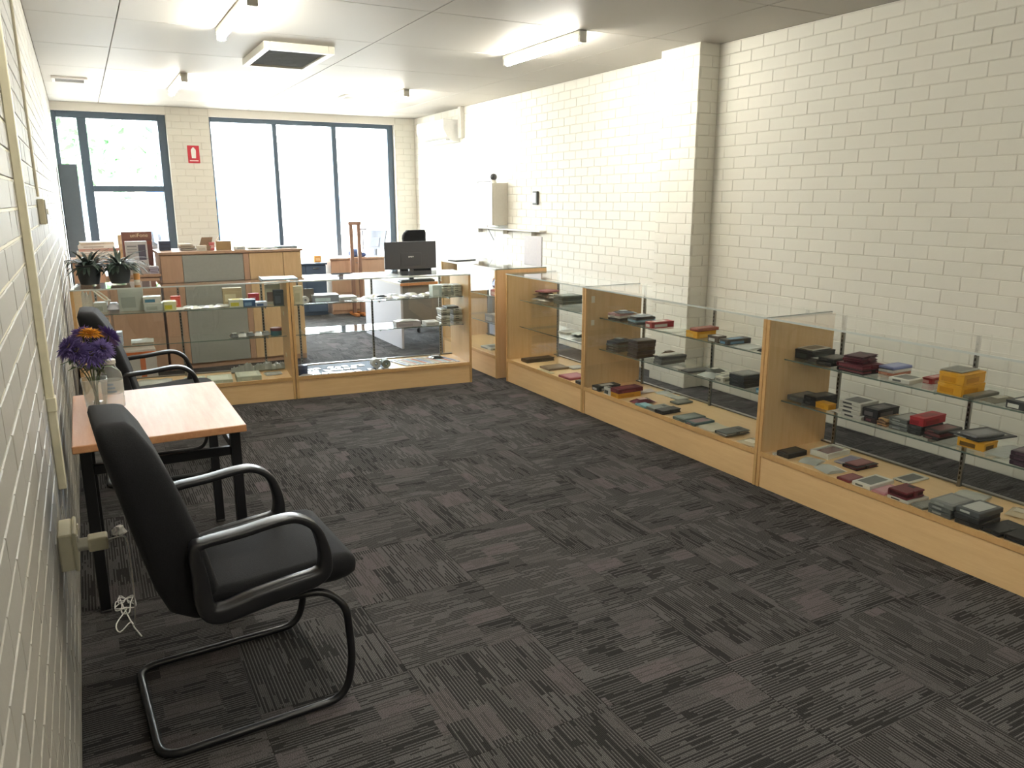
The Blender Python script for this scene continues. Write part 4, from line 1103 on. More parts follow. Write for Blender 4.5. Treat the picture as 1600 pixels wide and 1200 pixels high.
        bm = bmesh.new(); lathe(bm, [(a*1.04, h*0.622), (a*1.04, h*0.96), (a*0.9, h)], 20); obj('lid', bm, plain(c2, 0.35), P, 40)
    elif style == 'roll':      # a paper roll lying on its side, its ends to the front and back
        bm = bmesh.new(); r = h/2
        loft(bm, [[(rr_*math.cos(2*PI*k/18), y_, r+rr_*math.sin(2*PI*k/18)) for k in range(18)] for rr_, y_ in ((r, -b), (r, b), (r*0.35, b), (r*0.35, -b))], closed=True)
        obj('paper', bm, plain(c1, 0.6), P, 40)
        bm = bmesh.new(); loft(bm, [[(rr_*math.cos(2*PI*k/12), y_, r+rr_*math.sin(2*PI*k/12)) for k in range(12)] for rr_, y_ in ((r*.34, -b-.001), (r*.34, b+.001), (r*.24, b+.001), (r*.24, -b-.001))], closed=True)
        obj('core', bm, plain(c2, 0.6), P, 40)
    elif style == 'hook':      # a bent white cable with plug ends leaning back
        for s in (-1, 1):
            bm = bmesh.new(); sweep(bm, smooth_path([(a*0.9+s*0.012, 0, 0.006), (a*0.5+s*0.016, 0.01, h*0.3), (-a*0.3+s*0.014, 0.02, h*0.75), (-a*0.9, 0.02, h)], 4), circ(0.006, 7)); obj('strand', bm, plain(c1, 0.45), P, True)
        obj('plug', box_bm((a*0.9-0.022, -0.012, 0), (a*0.9+0.022, 0.012, 0.012), 0.003), plain(c2, 0.45), P)
    elif style == 'easel':     # a dark phone holder: tilted plate, foot and prop
        bm = box_bm((-a, -0.004, 0.006), (a, 0.004, h), 0.002)
        for v in bm.verts: v.co.y += v.co.z*0.5
        obj('plate', bm, plain(c1, 0.4), P)
        obj('foot', box_bm((-a, -b, 0), (a, b, 0.0055), 0.002), plain(c1, 0.4), P)
        bm = box_bm((-a*0.3, 0.0, 0.0058), (a*0.3, 0.006, h*0.7), 0.002)
        for v in bm.verts: v.co.y += 0.09-v.co.z*0.5
        obj('prop', bm, plain(c2, 0.4), P)
ITEMS = [
    ('box', 'phone_box', 'black phone box with a white sleeve on it, upper shelf by the wooden panel', 'box', 'phone boxes and cases in the near showcase', 3, 0.092, 0.2915, 0.735, 0.12, 0.18, 0.05, -1.1, '26262a', '3c4440'),
    ('flat', 'case_sleeve', 'white sleeve with brown picture on the black phone box, upper shelf', 'sleeve', 'phone boxes and cases in the near showcase', 3, 0.084, 0.2895, 0.7875, 0.1, 0.16, 0.006, 3.4, 'd8d4ca', '6a5f52'),
    ('pack', 'case_pouch', 'grey pouch beside the black phone box on the upper shelf', 'pouch', 'phone boxes and cases in the near showcase', 3, 0.1682, 0.2294, 0.735, 0.1, 0.12, 0.02, -0.4, '5b5450', 'c9c4ba'),
    ('flat', 'phone_case', 'black phone case in the pair next to the wine red stack', 'phone case', 'phone boxes and cases in the near showcase', 3, 0.2603, 0.2399, 0.735, 0.1, 0.15, 0.02, -2.1, '2b2b2d', '4a4a48'),
    ('flat', 'phone_case', 'black phone case in the pair next to the wine red stack', 'phone case', 'phone boxes and cases in the near showcase', 3, 0.2662, 0.2428, 0.7562, 0.1, 0.15, 0.02, 2.5, '2b2b2d', '4a4a48'),
    ('wallet', 'wallet_case', 'black wallet case at the bottom of the upper shelf fan', 'phone wallet', 'phone boxes and cases in the near showcase', 3, 0.451, 0.2132, 0.735, 0.16, 0.16, 0.022, -1.7, '2e2a2c', '8a4a52'),
    ('wallet', 'wallet_case', 'wine red wallet case over the black one on the upper shelf', 'phone wallet', 'phone boxes and cases in the near showcase', 3, 0.4476, 0.2127, 0.7582, 0.16, 0.16, 0.022, -2.0, '6b2f3a', '8a4a52'),
    ('wallet', 'wallet_case', 'thin wine red wallet case fanned out on the upper shelf stack', 'phone wallet', 'phone boxes and cases in the near showcase', 3, 0.4481, 0.2125, 0.784, 0.1, 0.15, 0.012, 10.6, '5d2733', '3a2228'),
    ('wallet', 'wallet_case', 'thin wine red wallet case fanned out on the upper shelf stack', 'phone wallet', 'phone boxes and cases in the near showcase', 3, 0.443, 0.2085, 0.7972, 0.1, 0.15, 0.012, 9.8, '7b3440', '3a2228'),
    ('wallet', 'wallet_case', 'thin wine red wallet case fanned out on the upper shelf stack', 'phone wallet', 'phone boxes and cases in the near showcase', 3, 0.4473, 0.2128, 0.8104, 0.1, 0.15, 0.012, 8.8, '4a2030', '3a2228'),
    ('flat', 'phone_case', 'peach case under the white and lilac ones', 'phone case', 'phone boxes and cases in the near showcase', 3, 0.5721, 0.3163, 0.735, 0.085, 0.15, 0.014, 2.3, 'c9846a', 'e0b09a'),
    ('flat', 'phone_case', 'white case between the peach and lilac ones', 'phone case', 'phone boxes and cases in the near showcase', 3, 0.5754, 0.3129, 0.7502, 0.085, 0.15, 0.014, 1.0, 'd9d4d0', 'c2bdb8'),
    ('flat', 'phone_case', 'lilac blue case on top of the small stack before the white flat box', 'phone case', 'phone boxes and cases in the near showcase', 3, 0.5721, 0.319, 0.7654, 0.085, 0.15, 0.014, -0.2, '7d86b8', '9aa2cc'),
    ('flat', 'flat_box', 'white flat box with dark marks in front of the slim red box', 'box', 'phone boxes and cases in the near showcase', 3, 0.7164, 0.2092, 0.735, 0.11, 0.13, 0.022, 1.5, 'dedbd2', '6b6b68'),
    ('box', 'phone_box', 'slim red box next to the orange boxes on the upper shelf', 'box', 'phone boxes and cases in the near showcase', 3, 0.7913, 0.3325, 0.735, 0.05, 0.16, 0.028, 0.2, 'b23a3c', 'd8a09a'),
    ('box', 'phone_box', 'lower orange box of the two stacked on the upper shelf', 'box', 'phone boxes and cases in the near showcase', 3, 0.9776, 0.2206, 0.735, 0.115, 0.17, 0.05, -1.2, 'e2a42e', 'c98a1e'),
    ('box', 'phone_box', 'upper orange box of the two stacked on the upper shelf', 'box', 'phone boxes and cases in the near showcase', 3, 0.9771, 0.2201, 0.7862, 0.115, 0.17, 0.05, 2.3, 'e2a42e', 'c98a1e'),
    ('flat', 'case_sleeve', 'grey sleeve lying on the stacked orange boxes', 'sleeve', 'phone boxes and cases in the near showcase', 3, 0.962, 0.2201, 0.838, 0.1, 0.15, 0.006, 3.7, 'a8a59c', '7e7c76'),
    ('flat', 'phone_case', 'olive grey case next to the stacked orange boxes', 'phone case', 'phone boxes and cases in the near showcase', 3, 1.0646, 0.235, 0.735, 0.05, 0.2, 0.014, 0.4, '6c6a5e', '87857a'),
    ('pack', 'case_pouch', 'dull green pouch past the olive grey case', 'pouch', 'phone boxes and cases in the near showcase', 3, 1.1575, 0.22, 0.735, 0.075, 0.17, 0.022, -6.3, '7a7568', 'b5b0a2'),
    ('box', 'phone_box', 'black box with white label past the dull green pouch', 'box', 'phone boxes and cases in the near showcase', 3, 1.27, 0.205, 0.735, 0.08, 0.14, 0.035, -1.4, '3a3b3c', 'e0ded6'),
    ('box', 'phone_box', 'white box with dark label at the frame edge of the upper shelf', 'box', 'phone boxes and cases in the near showcase', 3, 1.3722, 0.205, 0.735, 0.11, 0.14, 0.03, -0.8, 'dcd9d0', '4b4b4a'),
    ('flat', 'phone_case', 'grey boxed case by the wooden panel on the middle shelf', 'phone case', 'phone boxes and cases in the near showcase', 3, 0.087, 0.2483, 0.497, 0.11, 0.17, 0.03, 1.3, '5d5f5e', '747674'),
    ('flat', 'phone_case', 'black boxed case in the pair behind the small orange box', 'phone case', 'phone boxes and cases in the near showcase', 3, 0.1882, 0.254, 0.497, 0.085, 0.17, 0.025, -2.7, '26262a', '4b4d4c'),
    ('flat', 'phone_case', 'black boxed case in the pair behind the small orange box', 'phone case', 'phone boxes and cases in the near showcase', 3, 0.1881, 0.2528, 0.5232, 0.085, 0.17, 0.025, -1.3, '26262a', '4b4d4c'),
    ('box', 'phone_box', 'small orange box on the middle shelf next to black cases', 'box', 'phone boxes and cases in the near showcase', 3, 0.2706, 0.1978, 0.497, 0.085, 0.06, 0.032, -0.6, 'e2a42e', 'd2931f'),
    ('sheet', 'paper_slip', 'loose white paper slip on the middle shelf past the small orange box', 'paper', 'phone boxes and cases in the near showcase', 3, 0.3627, 0.2735, 0.497, 0.08, 0.2, 0.006, 2.0, 'd4d0c6', 'bdb9b0'),
    ('flat', 'phone_case', 'black and white boxed case in the stack of four on the middle shelf', 'phone case', 'phone boxes and cases in the near showcase', 3, 0.4693, 0.2266, 0.497, 0.13, 0.15, 0.02, -1.8, 'c9c6be', '3a3a3c'),
    ('flat', 'phone_case', 'black and white boxed case in the stack of four on the middle shelf', 'phone case', 'phone boxes and cases in the near showcase', 3, 0.4522, 0.2278, 0.5182, 0.13, 0.15, 0.02, 0.8, 'c9c6be', '3a3a3c'),
    ('flat', 'phone_case', 'black and white boxed case in the stack of four on the middle shelf', 'phone case', 'phone boxes and cases in the near showcase', 3, 0.4526, 0.2295, 0.5394, 0.13, 0.15, 0.02, 1.5, 'c9c6be', '3a3a3c'),
    ('flat', 'phone_case', 'black and white boxed case in the stack of four on the middle shelf', 'phone case', 'phone boxes and cases in the near showcase', 3, 0.4508, 0.2255, 0.5606, 0.13, 0.15, 0.02, 2.4, 'c9c6be', '3a3a3c'),
    ('flat', 'phone_case', 'dark boxed case under the big black box on the middle shelf', 'phone case', 'phone boxes and cases in the near showcase', 3, 0.573, 0.2479, 0.497, 0.075, 0.17, 0.025, -1.1, '33272a', '7b4a52'),
    ('box', 'phone_box', 'big black box with grey top next to the stack of four', 'box', 'phone boxes and cases in the near showcase', 3, 0.5653, 0.2523, 0.5235, 0.085, 0.17, 0.045, 1.1, '26262a', '6c6668'),
    ('flat', 'phone_case', 'brown edged case in the low stack beside the grey cases', 'phone case', 'phone boxes and cases in the near showcase', 3, 0.6427, 0.2313, 0.497, 0.055, 0.15, 0.012, 0.7, 'b5835a', '4d4038'),
    ('flat', 'phone_case', 'brown edged case in the low stack beside the grey cases', 'phone case', 'phone boxes and cases in the near showcase', 3, 0.6445, 0.229, 0.5102, 0.055, 0.15, 0.012, -1.9, '8b6a4c', '4d4038'),
    ('flat', 'phone_case', 'brown edged case in the low stack beside the grey cases', 'phone case', 'phone boxes and cases in the near showcase', 3, 0.644, 0.2363, 0.5234, 0.055, 0.15, 0.012, 1.2, 'c39a6a', '4d4038'),
    ('flat', 'phone_case', 'grey boxed case in the stack of three next to the red box', 'phone case', 'phone boxes and cases in the near showcase', 3, 0.7269, 0.2481, 0.497, 0.1, 0.17, 0.018, 1.4, '6f7170', '9a9c99'),
    ('flat', 'phone_case', 'grey boxed case in the stack of three next to the red box', 'phone case', 'phone boxes and cases in the near showcase', 3, 0.723, 0.2542, 0.5162, 0.1, 0.17, 0.018, -1.3, '868886', '9a9c99'),
    ('flat', 'phone_case', 'grey boxed case in the stack of three next to the red box', 'phone case', 'phone boxes and cases in the near showcase', 3, 0.7228, 0.253, 0.5354, 0.1, 0.17, 0.018, -0.5, '5e605f', '9a9c99'),
    ('flat', 'phone_case', 'dark case below the red box on the middle shelf', 'phone case', 'phone boxes and cases in the near showcase', 3, 0.8119, 0.2509, 0.497, 0.065, 0.17, 0.022, 1.9, '3c3e3e', '565857'),
    ('flat', 'phone_case', 'dark case below the red box on the middle shelf', 'phone case', 'phone boxes and cases in the near showcase', 3, 0.8146, 0.2524, 0.5202, 0.065, 0.17, 0.022, -0.3, '3c3e3e', '565857'),
    ('box', 'phone_box', 'red box lying on dark cases on the middle shelf', 'box', 'phone boxes and cases in the near showcase', 3, 0.815, 0.2584, 0.5445, 0.07, 0.18, 0.04, 1.8, 'b33038', '8c2029'),
    ('flat', 'phone_case', 'black and maroon case in the low stack past the red box', 'phone case', 'phone boxes and cases in the near showcase', 3, 0.8964, 0.2533, 0.497, 0.08, 0.17, 0.014, -1.0, '34302f', '7a4c4c'),
    ('flat', 'phone_case', 'black and maroon case in the low stack past the red box', 'phone case', 'phone boxes and cases in the near showcase', 3, 0.9026, 0.2558, 0.5122, 0.08, 0.17, 0.014, -2.0, '6e3a3c', '7a4c4c'),
    ('flat', 'phone_case', 'black and maroon case in the low stack past the red box', 'phone case', 'phone boxes and cases in the near showcase', 3, 0.8972, 0.2608, 0.5274, 0.08, 0.17, 0.014, -1.3, '3e3c3b', '7a4c4c'),
    ('box', 'phone_box', 'orange box under a grey folder on the middle shelf', 'box', 'phone boxes and cases in the near showcase', 3, 1.0729, 0.242, 0.497, 0.125, 0.1, 0.04, -0.3, 'e2a42e', '6b4a10'),
    ('flat', 'flat_folder', 'thin black folder with white print on the orange box', 'folder', 'phone boxes and cases in the near showcase', 3, 1.0541, 0.3085, 0.5385, 0.16, 0.24, 0.007, -9.2, '2a2b2e', 'd6d6d2'),
    ('flat', 'phone_case', 'grey case on top of the black folder and orange box', 'phone case', 'phone boxes and cases in the near showcase', 3, 1.0644, 0.2866, 0.5465, 0.09, 0.17, 0.012, -9.8, '77767a', '8f8e92'),
    ('clear', 'clear_sleeve', 'clear sleeve next to the orange box on the middle shelf', 'sleeve', 'phone boxes and cases in the near showcase', 3, 1.1849, 0.2994, 0.497, 0.1, 0.22, 0.01, -1.8, 'c8c6c0', 'b9b7b0'),
    ('flat', 'phone_case', 'dark purple case in the stack at the frame edge of the middle shelf', 'phone case', 'phone boxes and cases in the near showcase', 3, 1.3284, 0.1972, 0.497, 0.1, 0.13, 0.02, -2.0, '3f2c38', '5a4250'),
    ('flat', 'phone_case', 'dark purple case in the stack at the frame edge of the middle shelf', 'phone case', 'phone boxes and cases in the near showcase', 3, 1.3269, 0.198, 0.5182, 0.1, 0.13, 0.02, -2.8, '3f2c38', '5a4250'),
    ('flat', 'phone_case', 'dark purple case in the stack at the frame edge of the middle shelf', 'phone case', 'phone boxes and cases in the near showcase', 3, 1.3239, 0.2002, 0.5394, 0.1, 0.13, 0.02, 3.0, '3f2c38', '5a4250'),
    ('flat', 'phone_case', 'black case lying by the wooden panel on the showcase floor', 'phone case', 'phone boxes and cases in the near showcase', 3, 0.1313, 0.1276, 0.2, 0.085, 0.15, 0.03, 1.1, '2c2c2c', '464643'),
    ('box', 'metal_clip', 'shiny metal clip in front of the black case on the showcase floor', 'clip', 'phone boxes and cases in the near showcase', 3, 0.0817, 0.0546, 0.2, 0.02, 0.03, 0.012, -0.4, 'c9c7c0', 'e4e2dc'),
    ('tray', 'phone_tray', 'open white tray with a pinkish phone on the showcase floor', 'tray', 'phone boxes and cases in the near showcase', 3, 0.2256, 0.3254, 0.2, 0.12, 0.19, 0.032, 2.0, 'e4e2da', '8a6a68'),
    ('clear', 'clear_sleeve', 'clear crumpled sleeve with grey card on the showcase floor', 'sleeve', 'phone boxes and cases in the near showcase', 3, 0.2686, 0.1314, 0.2, 0.1, 0.12, 0.014, 14.9, '9f9a90', 'c9c5bb'),
    ('clear', 'clear_sleeve', 'clear crumpled sleeve with white card on the showcase floor', 'sleeve', 'phone boxes and cases in the near showcase', 3, 0.4062, 0.1051, 0.2, 0.11, 0.12, 0.02, -11.0, 'e0dccd', 'efece2'),
    ('flat', 'phone_case', 'lilac grey case between the white tray and the pink black wallet', 'phone case', 'phone boxes and cases in the near showcase', 3, 0.3509, 0.3213, 0.2, 0.07, 0.17, 0.01, 7.6, 'a9a5ac', '7c7896'),
    ('wallet', 'wallet_case', 'black wallet case with dusky pink cover lying flat', 'phone wallet', 'phone boxes and cases in the near showcase', 3, 0.4462, 0.3001, 0.2, 0.09, 0.17, 0.018, -1.9, '2f2426', '7a3a40'),
    ('flat', 'cover_card', 'dusky pink cover card on the black wallet case', 'card', 'phone boxes and cases in the near showcase', 3, 0.4386, 0.2992, 0.2205, 0.075, 0.14, 0.003, -0.3, '84474b', '904f52'),
    ('flat', 'phone_case', 'flat maroon case at the front edge of the showcase floor', 'phone case', 'phone boxes and cases in the near showcase', 3, 0.5518, 0.09, 0.2, 0.08, 0.12, 0.013, -1.0, '7d3338', '8d4045'),
    ('flat', 'flat_box', 'white flat box with grey phone picture at the front edge', 'box', 'phone boxes and cases in the near showcase', 3, 0.6548, 0.125, 0.2, 0.105, 0.19, 0.022, 1.6, 'e4e2da', '6d706e'),
    ('flat', 'phone_case', 'flat pink case between white boxes on the showcase floor', 'phone case', 'phone boxes and cases in the near showcase', 3, 0.752, 0.105, 0.2, 0.075, 0.15, 0.011, 1.3, 'c98a94', 'd5a0a8'),
    ('flat', 'flat_box', 'white flat box lying alone further back on the showcase floor', 'box', 'phone boxes and cases in the near showcase', 3, 0.7033, 0.3552, 0.2, 0.09, 0.17, 0.01, -0.0, 'cfccc0', '5b5b58'),
    ('flat', 'flat_box', 'white flat box with black marks under the thick maroon wallet', 'box', 'phone boxes and cases in the near showcase', 3, 0.8623, 0.105, 0.2, 0.115, 0.15, 0.015, -1.9, 'dcd8d0', '3b3b3c'),
    ('wallet', 'wallet_case', 'thick maroon wallet case resting on a white flat box', 'phone wallet', 'phone boxes and cases in the near showcase', 3, 0.8576, 0.095, 0.2165, 0.1, 0.13, 0.036, -1.0, '742a33', '501c24'),
    ('flat', 'phone_case', 'grey case next to the thick maroon wallet', 'phone case', 'phone boxes and cases in the near showcase', 3, 0.9679, 0.115, 0.2, 0.07, 0.17, 0.012, -7.0, '85857f', '96968f'),
    ('flat', 'phone_case', 'grey boxed case in the stack of three on the showcase floor', 'phone case', 'phone boxes and cases in the near showcase', 3, 1.0677, 0.113, 0.2, 0.11, 0.16, 0.022, -1.8, '5f6160', 'a3a4a1'),
    ('flat', 'phone_case', 'grey boxed case in the stack of three on the showcase floor', 'phone case', 'phone boxes and cases in the near showcase', 3, 1.0663, 0.1134, 0.2232, 0.11, 0.16, 0.022, -2.1, '6d6f6e', 'a3a4a1'),
    ('flat', 'phone_case', 'grey boxed case in the stack of three on the showcase floor', 'phone case', 'phone boxes and cases in the near showcase', 3, 1.0738, 0.1092, 0.2464, 0.11, 0.16, 0.022, 0.4, '8c8d8b', 'a3a4a1'),
    ('flat', 'phone_case', 'black boxed case lowest beside the grey stack of three', 'phone case', 'phone boxes and cases in the near showcase', 3, 1.191, 0.1173, 0.2, 0.11, 0.17, 0.024, 2.4, '2c2d2f', '414244'),
    ('flat', 'phone_case', 'black boxed case midway beside the grey stack of three', 'phone case', 'phone boxes and cases in the near showcase', 3, 1.1897, 0.1117, 0.2252, 0.11, 0.17, 0.024, 1.5, '37383a', '414244'),
    ('flat', 'phone_case', 'dark box with white tag topmost beside the grey stack of three', 'phone case', 'phone boxes and cases in the near showcase', 3, 1.1928, 0.1182, 0.2504, 0.11, 0.17, 0.024, -1.7, '5e6062', 'd0d0cc'),
    ('wallet', 'wallet_case', 'black wallet case past the grey and black stacks', 'phone wallet', 'phone boxes and cases in the near showcase', 3, 1.3012, 0.1243, 0.2, 0.085, 0.17, 0.022, -6.3, '28282a', '3a3a3c'),
    ('wallet', 'wallet_case', 'large black wallet case at the frame edge of the showcase floor', 'phone wallet', 'phone boxes and cases in the near showcase', 3, 1.4164, 0.1259, 0.2, 0.13, 0.17, 0.026, -0.7, '1f1f21', '2f2f31'),
    ('clear', 'clear_sleeve', 'clear sleeve behind the black stack by the back track', 'sleeve', 'phone boxes and cases in the near showcase', 3, 1.0019, 0.3797, 0.2, 0.13, 0.16, 0.012, 10.6, 'c4b9a8', 'bdb8ae'),
    ('pack', 'case_pouch', 'beige pouch behind the large black wallet case', 'pouch', 'phone boxes and cases in the near showcase', 3, 1.2369, 0.374, 0.2, 0.1, 0.13, 0.022, 13.2, 'cdbb9e', 'e0d5c0'),
    ('flat', 'phone_case', 'black thin case lowest beside the panel on the upper shelf', 'phone case', 'phone boxes and cases in the middle showcase', 2, 0.1751, 0.2152, 0.735, 0.12, 0.16, 0.016, 10.9, '2a2c30', '5a5c60'),
    ('flat', 'phone_case', 'white thin case between a black and a pink one', 'phone case', 'phone boxes and cases in the middle showcase', 2, 0.1741, 0.2131, 0.7522, 0.12, 0.16, 0.016, 10.9, 'd4d2cc', '9a9894'),
    ('flat', 'phone_case', 'pink thin case topmost beside the panel on the upper shelf', 'phone case', 'phone boxes and cases in the middle showcase', 2, 0.1762, 0.2116, 0.7694, 0.12, 0.16, 0.016, 12.5, 'b98a90', 'd8c0c2'),
    ('flat', 'phone_case', 'slate case lowest in the stack before the red box', 'phone case', 'phone boxes and cases in the middle showcase', 2, 0.4167, 0.2213, 0.735, 0.11, 0.17, 0.016, -1.2, '33424c', '5a6a74'),
    ('flat', 'phone_case', 'light blue case in the middle of the stack before the red box', 'phone case', 'phone boxes and cases in the middle showcase', 2, 0.4162, 0.217, 0.7522, 0.11, 0.17, 0.016, -6.7, '7fa3b8', 'a8c4d2'),
    ('flat', 'phone_case', 'dark grey case topmost in the stack before the red box', 'phone case', 'phone boxes and cases in the middle showcase', 2, 0.4143, 0.2165, 0.7694, 0.11, 0.17, 0.016, -1.2, '3a4048', '5c6268'),
    ('box', 'phone_box', 'red box with white end on the upper shelf of the middle showcase', 'box', 'phone boxes and cases in the middle showcase', 2, 0.6019, 0.23, 0.735, 0.075, 0.19, 0.042, -1.3, 'a83a3e', 'd9d4ce'),
    ('sheet', 'paper_slip', 'white paper sheet between the red box and the orange box', 'paper', 'phone boxes and cases in the middle showcase', 2, 0.781, 0.22, 0.735, 0.13, 0.17, 0.006, 0.5, 'd8d6cc', 'c2c0b6'),
    ('box', 'phone_box', 'orange box with a dull red box on top, middle showcase', 'box', 'phone boxes and cases in the middle showcase', 2, 1.0389, 0.215, 0.735, 0.105, 0.16, 0.042, 0.3, 'e2a42e', 'e6b95a'),
    ('flat', 'phone_case', 'dull red case lying on the orange box', 'phone case', 'phone boxes and cases in the middle showcase', 2, 1.0573, 0.225, 0.7785, 0.08, 0.18, 0.02, 1.0, '8c3a30', 'a04a3e'),
    ('box', 'phone_box', 'black box with white lettered front past the orange box', 'box', 'phone boxes and cases in the middle showcase', 2, 1.2347, 0.17, 0.735, 0.09, 0.07, 0.04, 1.7, '3f3b3a', 'dcdcd8'),
    ('box', 'phone_box', 'black box with light blue end on the upper shelf', 'box', 'phone boxes and cases in the middle showcase', 2, 1.3305, 0.2312, 0.735, 0.07, 0.19, 0.032, -1.1, '3b3d42', '5d8cae'),
    ('flat', 'phone_case', 'pale grey case behind the black lettered box', 'phone case', 'phone boxes and cases in the middle showcase', 2, 1.2427, 0.3196, 0.735, 0.05, 0.2, 0.012, -2.0, '9a9a94', 'b8b8b0'),
    ('clear', 'clear_sleeve', 'clear sleeve past the black box with light blue end', 'sleeve', 'phone boxes and cases in the middle showcase', 2, 1.4764, 0.22, 0.735, 0.12, 0.17, 0.008, 1.7, 'cfcec6', 'd8d6cc'),
    ('pack', 'case_pouch', 'small dark pouch at the panel end of the upper shelf', 'pouch', 'phone boxes and cases in the middle showcase', 2, 1.6338, 0.175, 0.735, 0.07, 0.08, 0.026, -1.9, '2e3032', '5a5a58'),
    ('flat', 'phone_case', 'dark boxed case in the messy stack near the panel, middle shelf', 'phone case', 'phone boxes and cases in the middle showcase', 2, 0.1631, 0.2175, 0.497, 0.13, 0.16, 0.018, 8.3, '2c3236', '6a7a7c'),
    ('flat', 'phone_case', 'dark boxed case in the messy stack near the panel, middle shelf', 'phone case', 'phone boxes and cases in the middle showcase', 2, 0.1692, 0.2154, 0.5162, 0.13, 0.16, 0.018, 7.7, '3d3a38', '8a8a86'),
    ('flat', 'phone_case', 'dark boxed case in the messy stack near the panel, middle shelf', 'phone case', 'phone boxes and cases in the middle showcase', 2, 0.1638, 0.2164, 0.5354, 0.13, 0.16, 0.018, 8.3, '4e5654', '7a8684'),
    ('flat', 'phone_case', 'dark boxed case in the messy stack near the panel, middle shelf', 'phone case', 'phone boxes and cases in the middle showcase', 2, 0.1694, 0.2172, 0.5546, 0.13, 0.16, 0.018, 5.0, '2a2a2c', '5a5a5c'),
    ('flat', 'phone_case', 'black boxed case in the tall stack of five on the middle shelf', 'phone case', 'phone boxes and cases in the middle showcase', 2, 0.4287, 0.2112, 0.497, 0.12, 0.16, 0.024, -0.2, '2d2b2e', '4c484e'),
    ('flat', 'phone_case', 'black boxed case in the tall stack of five on the middle shelf', 'phone case', 'phone boxes and cases in the middle showcase', 2, 0.4292, 0.2149, 0.5222, 0.12, 0.16, 0.024, -2.8, '38343a', '4c484e'),
    ('flat', 'phone_case', 'black boxed case in the tall stack of five on the middle shelf', 'phone case', 'phone boxes and cases in the middle showcase', 2, 0.4293, 0.2121, 0.5474, 0.12, 0.16, 0.024, 2.2, '262428', '4c484e'),
    ('flat', 'phone_case', 'black boxed case in the tall stack of five on the middle shelf', 'phone case', 'phone boxes and cases in the middle showcase', 2, 0.4306, 0.2152, 0.5726, 0.12, 0.16, 0.024, -0.8, '3a363c', '4c484e'),
    ('flat', 'phone_case', 'black boxed case in the tall stack of five on the middle shelf', 'phone case', 'phone boxes and cases in the middle showcase', 2, 0.4312, 0.2176, 0.5978, 0.12, 0.16, 0.024, -2.9, '312e33', '4c484e'),
    ('pack', 'case_pouch', 'dark pouch with cream header on the messy stack near the panel', 'pouch', 'phone boxes and cases in the middle showcase', 2, 0.1808, 0.205, 0.575, 0.11, 0.14, 0.02, 18.3, '4a4d50', 'b8b4aa'),
    ('pack', 'case_pouch', 'slate pouch on the thin pink case, upper shelf by the panel', 'pouch', 'phone boxes and cases in the middle showcase', 2, 0.2208, 0.205, 0.788, 0.11, 0.14, 0.02, -14.8, '5f6a78', 'c8ccd4'),
    ('pack', 'case_pouch', 'grey blue pouch on the stack before the red box', 'pouch', 'phone boxes and cases in the middle showcase', 2, 0.4246, 0.21, 0.788, 0.1, 0.15, 0.018, 9.5, '8a95a8', 'dfe2e8'),
    ('pack', 'case_pouch', 'grey pouch between the flat dark case and the clear sleeve', 'pouch', 'phone boxes and cases in the middle showcase', 2, 1.0922, 0.3055, 0.497, 0.07, 0.12, 0.03, 1.1, '6a6c66', 'd2cfc6'),
    ('box', 'phone_box', 'small cream box in front of the large black stack of three', 'box', 'phone boxes and cases in the middle showcase', 2, 1.3045, 0.2036, 0.497, 0.07, 0.12, 0.03, -0.8, 'd8d5c8', '8a8a80'),
    ('pack', 'case_pouch', 'cream pouch between the red box and the orange box', 'pouch', 'phone boxes and cases in the middle showcase', 2, 0.9035, 0.275, 0.735, 0.06, 0.12, 0.02, -1.1, 'c9c5ba', '7d7a72'),
    ('pack', 'case_pouch', 'brown pouch leaning behind the grey stack', 'pouch', 'phone boxes and cases in the middle showcase', 2, 0.55, 0.3703, 0.497, 0.06, 0.14, 0.05, -0.1, '5c4f44', '6e6054'),
    ('flat', 'phone_case', 'grey boxed case in the neat stack of three, middle showcase', 'phone case', 'phone boxes and cases in the middle showcase', 2, 0.7062, 0.2419, 0.497, 0.085, 0.22, 0.018, 2.8, '6a6a68', '8a8a88'),
    ('flat', 'phone_case', 'grey boxed case in the neat stack of three, middle showcase', 'phone case', 'phone boxes and cases in the middle showcase', 2, 0.7126, 0.2451, 0.5162, 0.085, 0.22, 0.018, 0.7, '747472', '8a8a88'),
    ('flat', 'phone_case', 'grey boxed case in the neat stack of three, middle showcase', 'phone case', 'phone boxes and cases in the middle showcase', 2, 0.7123, 0.2472, 0.5354, 0.085, 0.22, 0.018, -0.4, '61615f', '8a8a88'),
    ('sheet', 'paper_slip', 'white paper on the neat grey stack of three', 'paper', 'phone boxes and cases in the middle showcase', 2, 0.6961, 0.235, 0.555, 0.07, 0.2, 0.005, -1.7, 'e0ded8', 'd0cec8'),
    ('pack', 'case_pouch', 'small white pouch next to the neat grey stack', 'pouch', 'phone boxes and cases in the middle showcase', 2, 0.8736, 0.1875, 0.497, 0.1, 0.05, 0.016, 1.5, 'd9d5cb', 'b5b1a8'),
    ('flat', 'phone_case', 'flat dark case past the small white pouch', 'phone case', 'phone boxes and cases in the middle showcase', 2, 1.0006, 0.2355, 0.497, 0.085, 0.2, 0.01, -6.2, '383c3e', '55595b'),
    ('clear', 'clear_sleeve', 'clear sleeve with grey card before the black folder stack', 'sleeve', 'phone boxes and cases in the middle showcase', 2, 1.1712, 0.2128, 0.497, 0.15, 0.14, 0.014, -0.8, '7f837e', 'd4d2ca'),
    ('flat', 'phone_case', 'large black case in the stack of three at the panel end', 'phone case', 'phone boxes and cases in the middle showcase', 2, 1.4587, 0.2224, 0.497, 0.13, 0.17, 0.022, 2.0, '2b2c2f', '3f4144'),
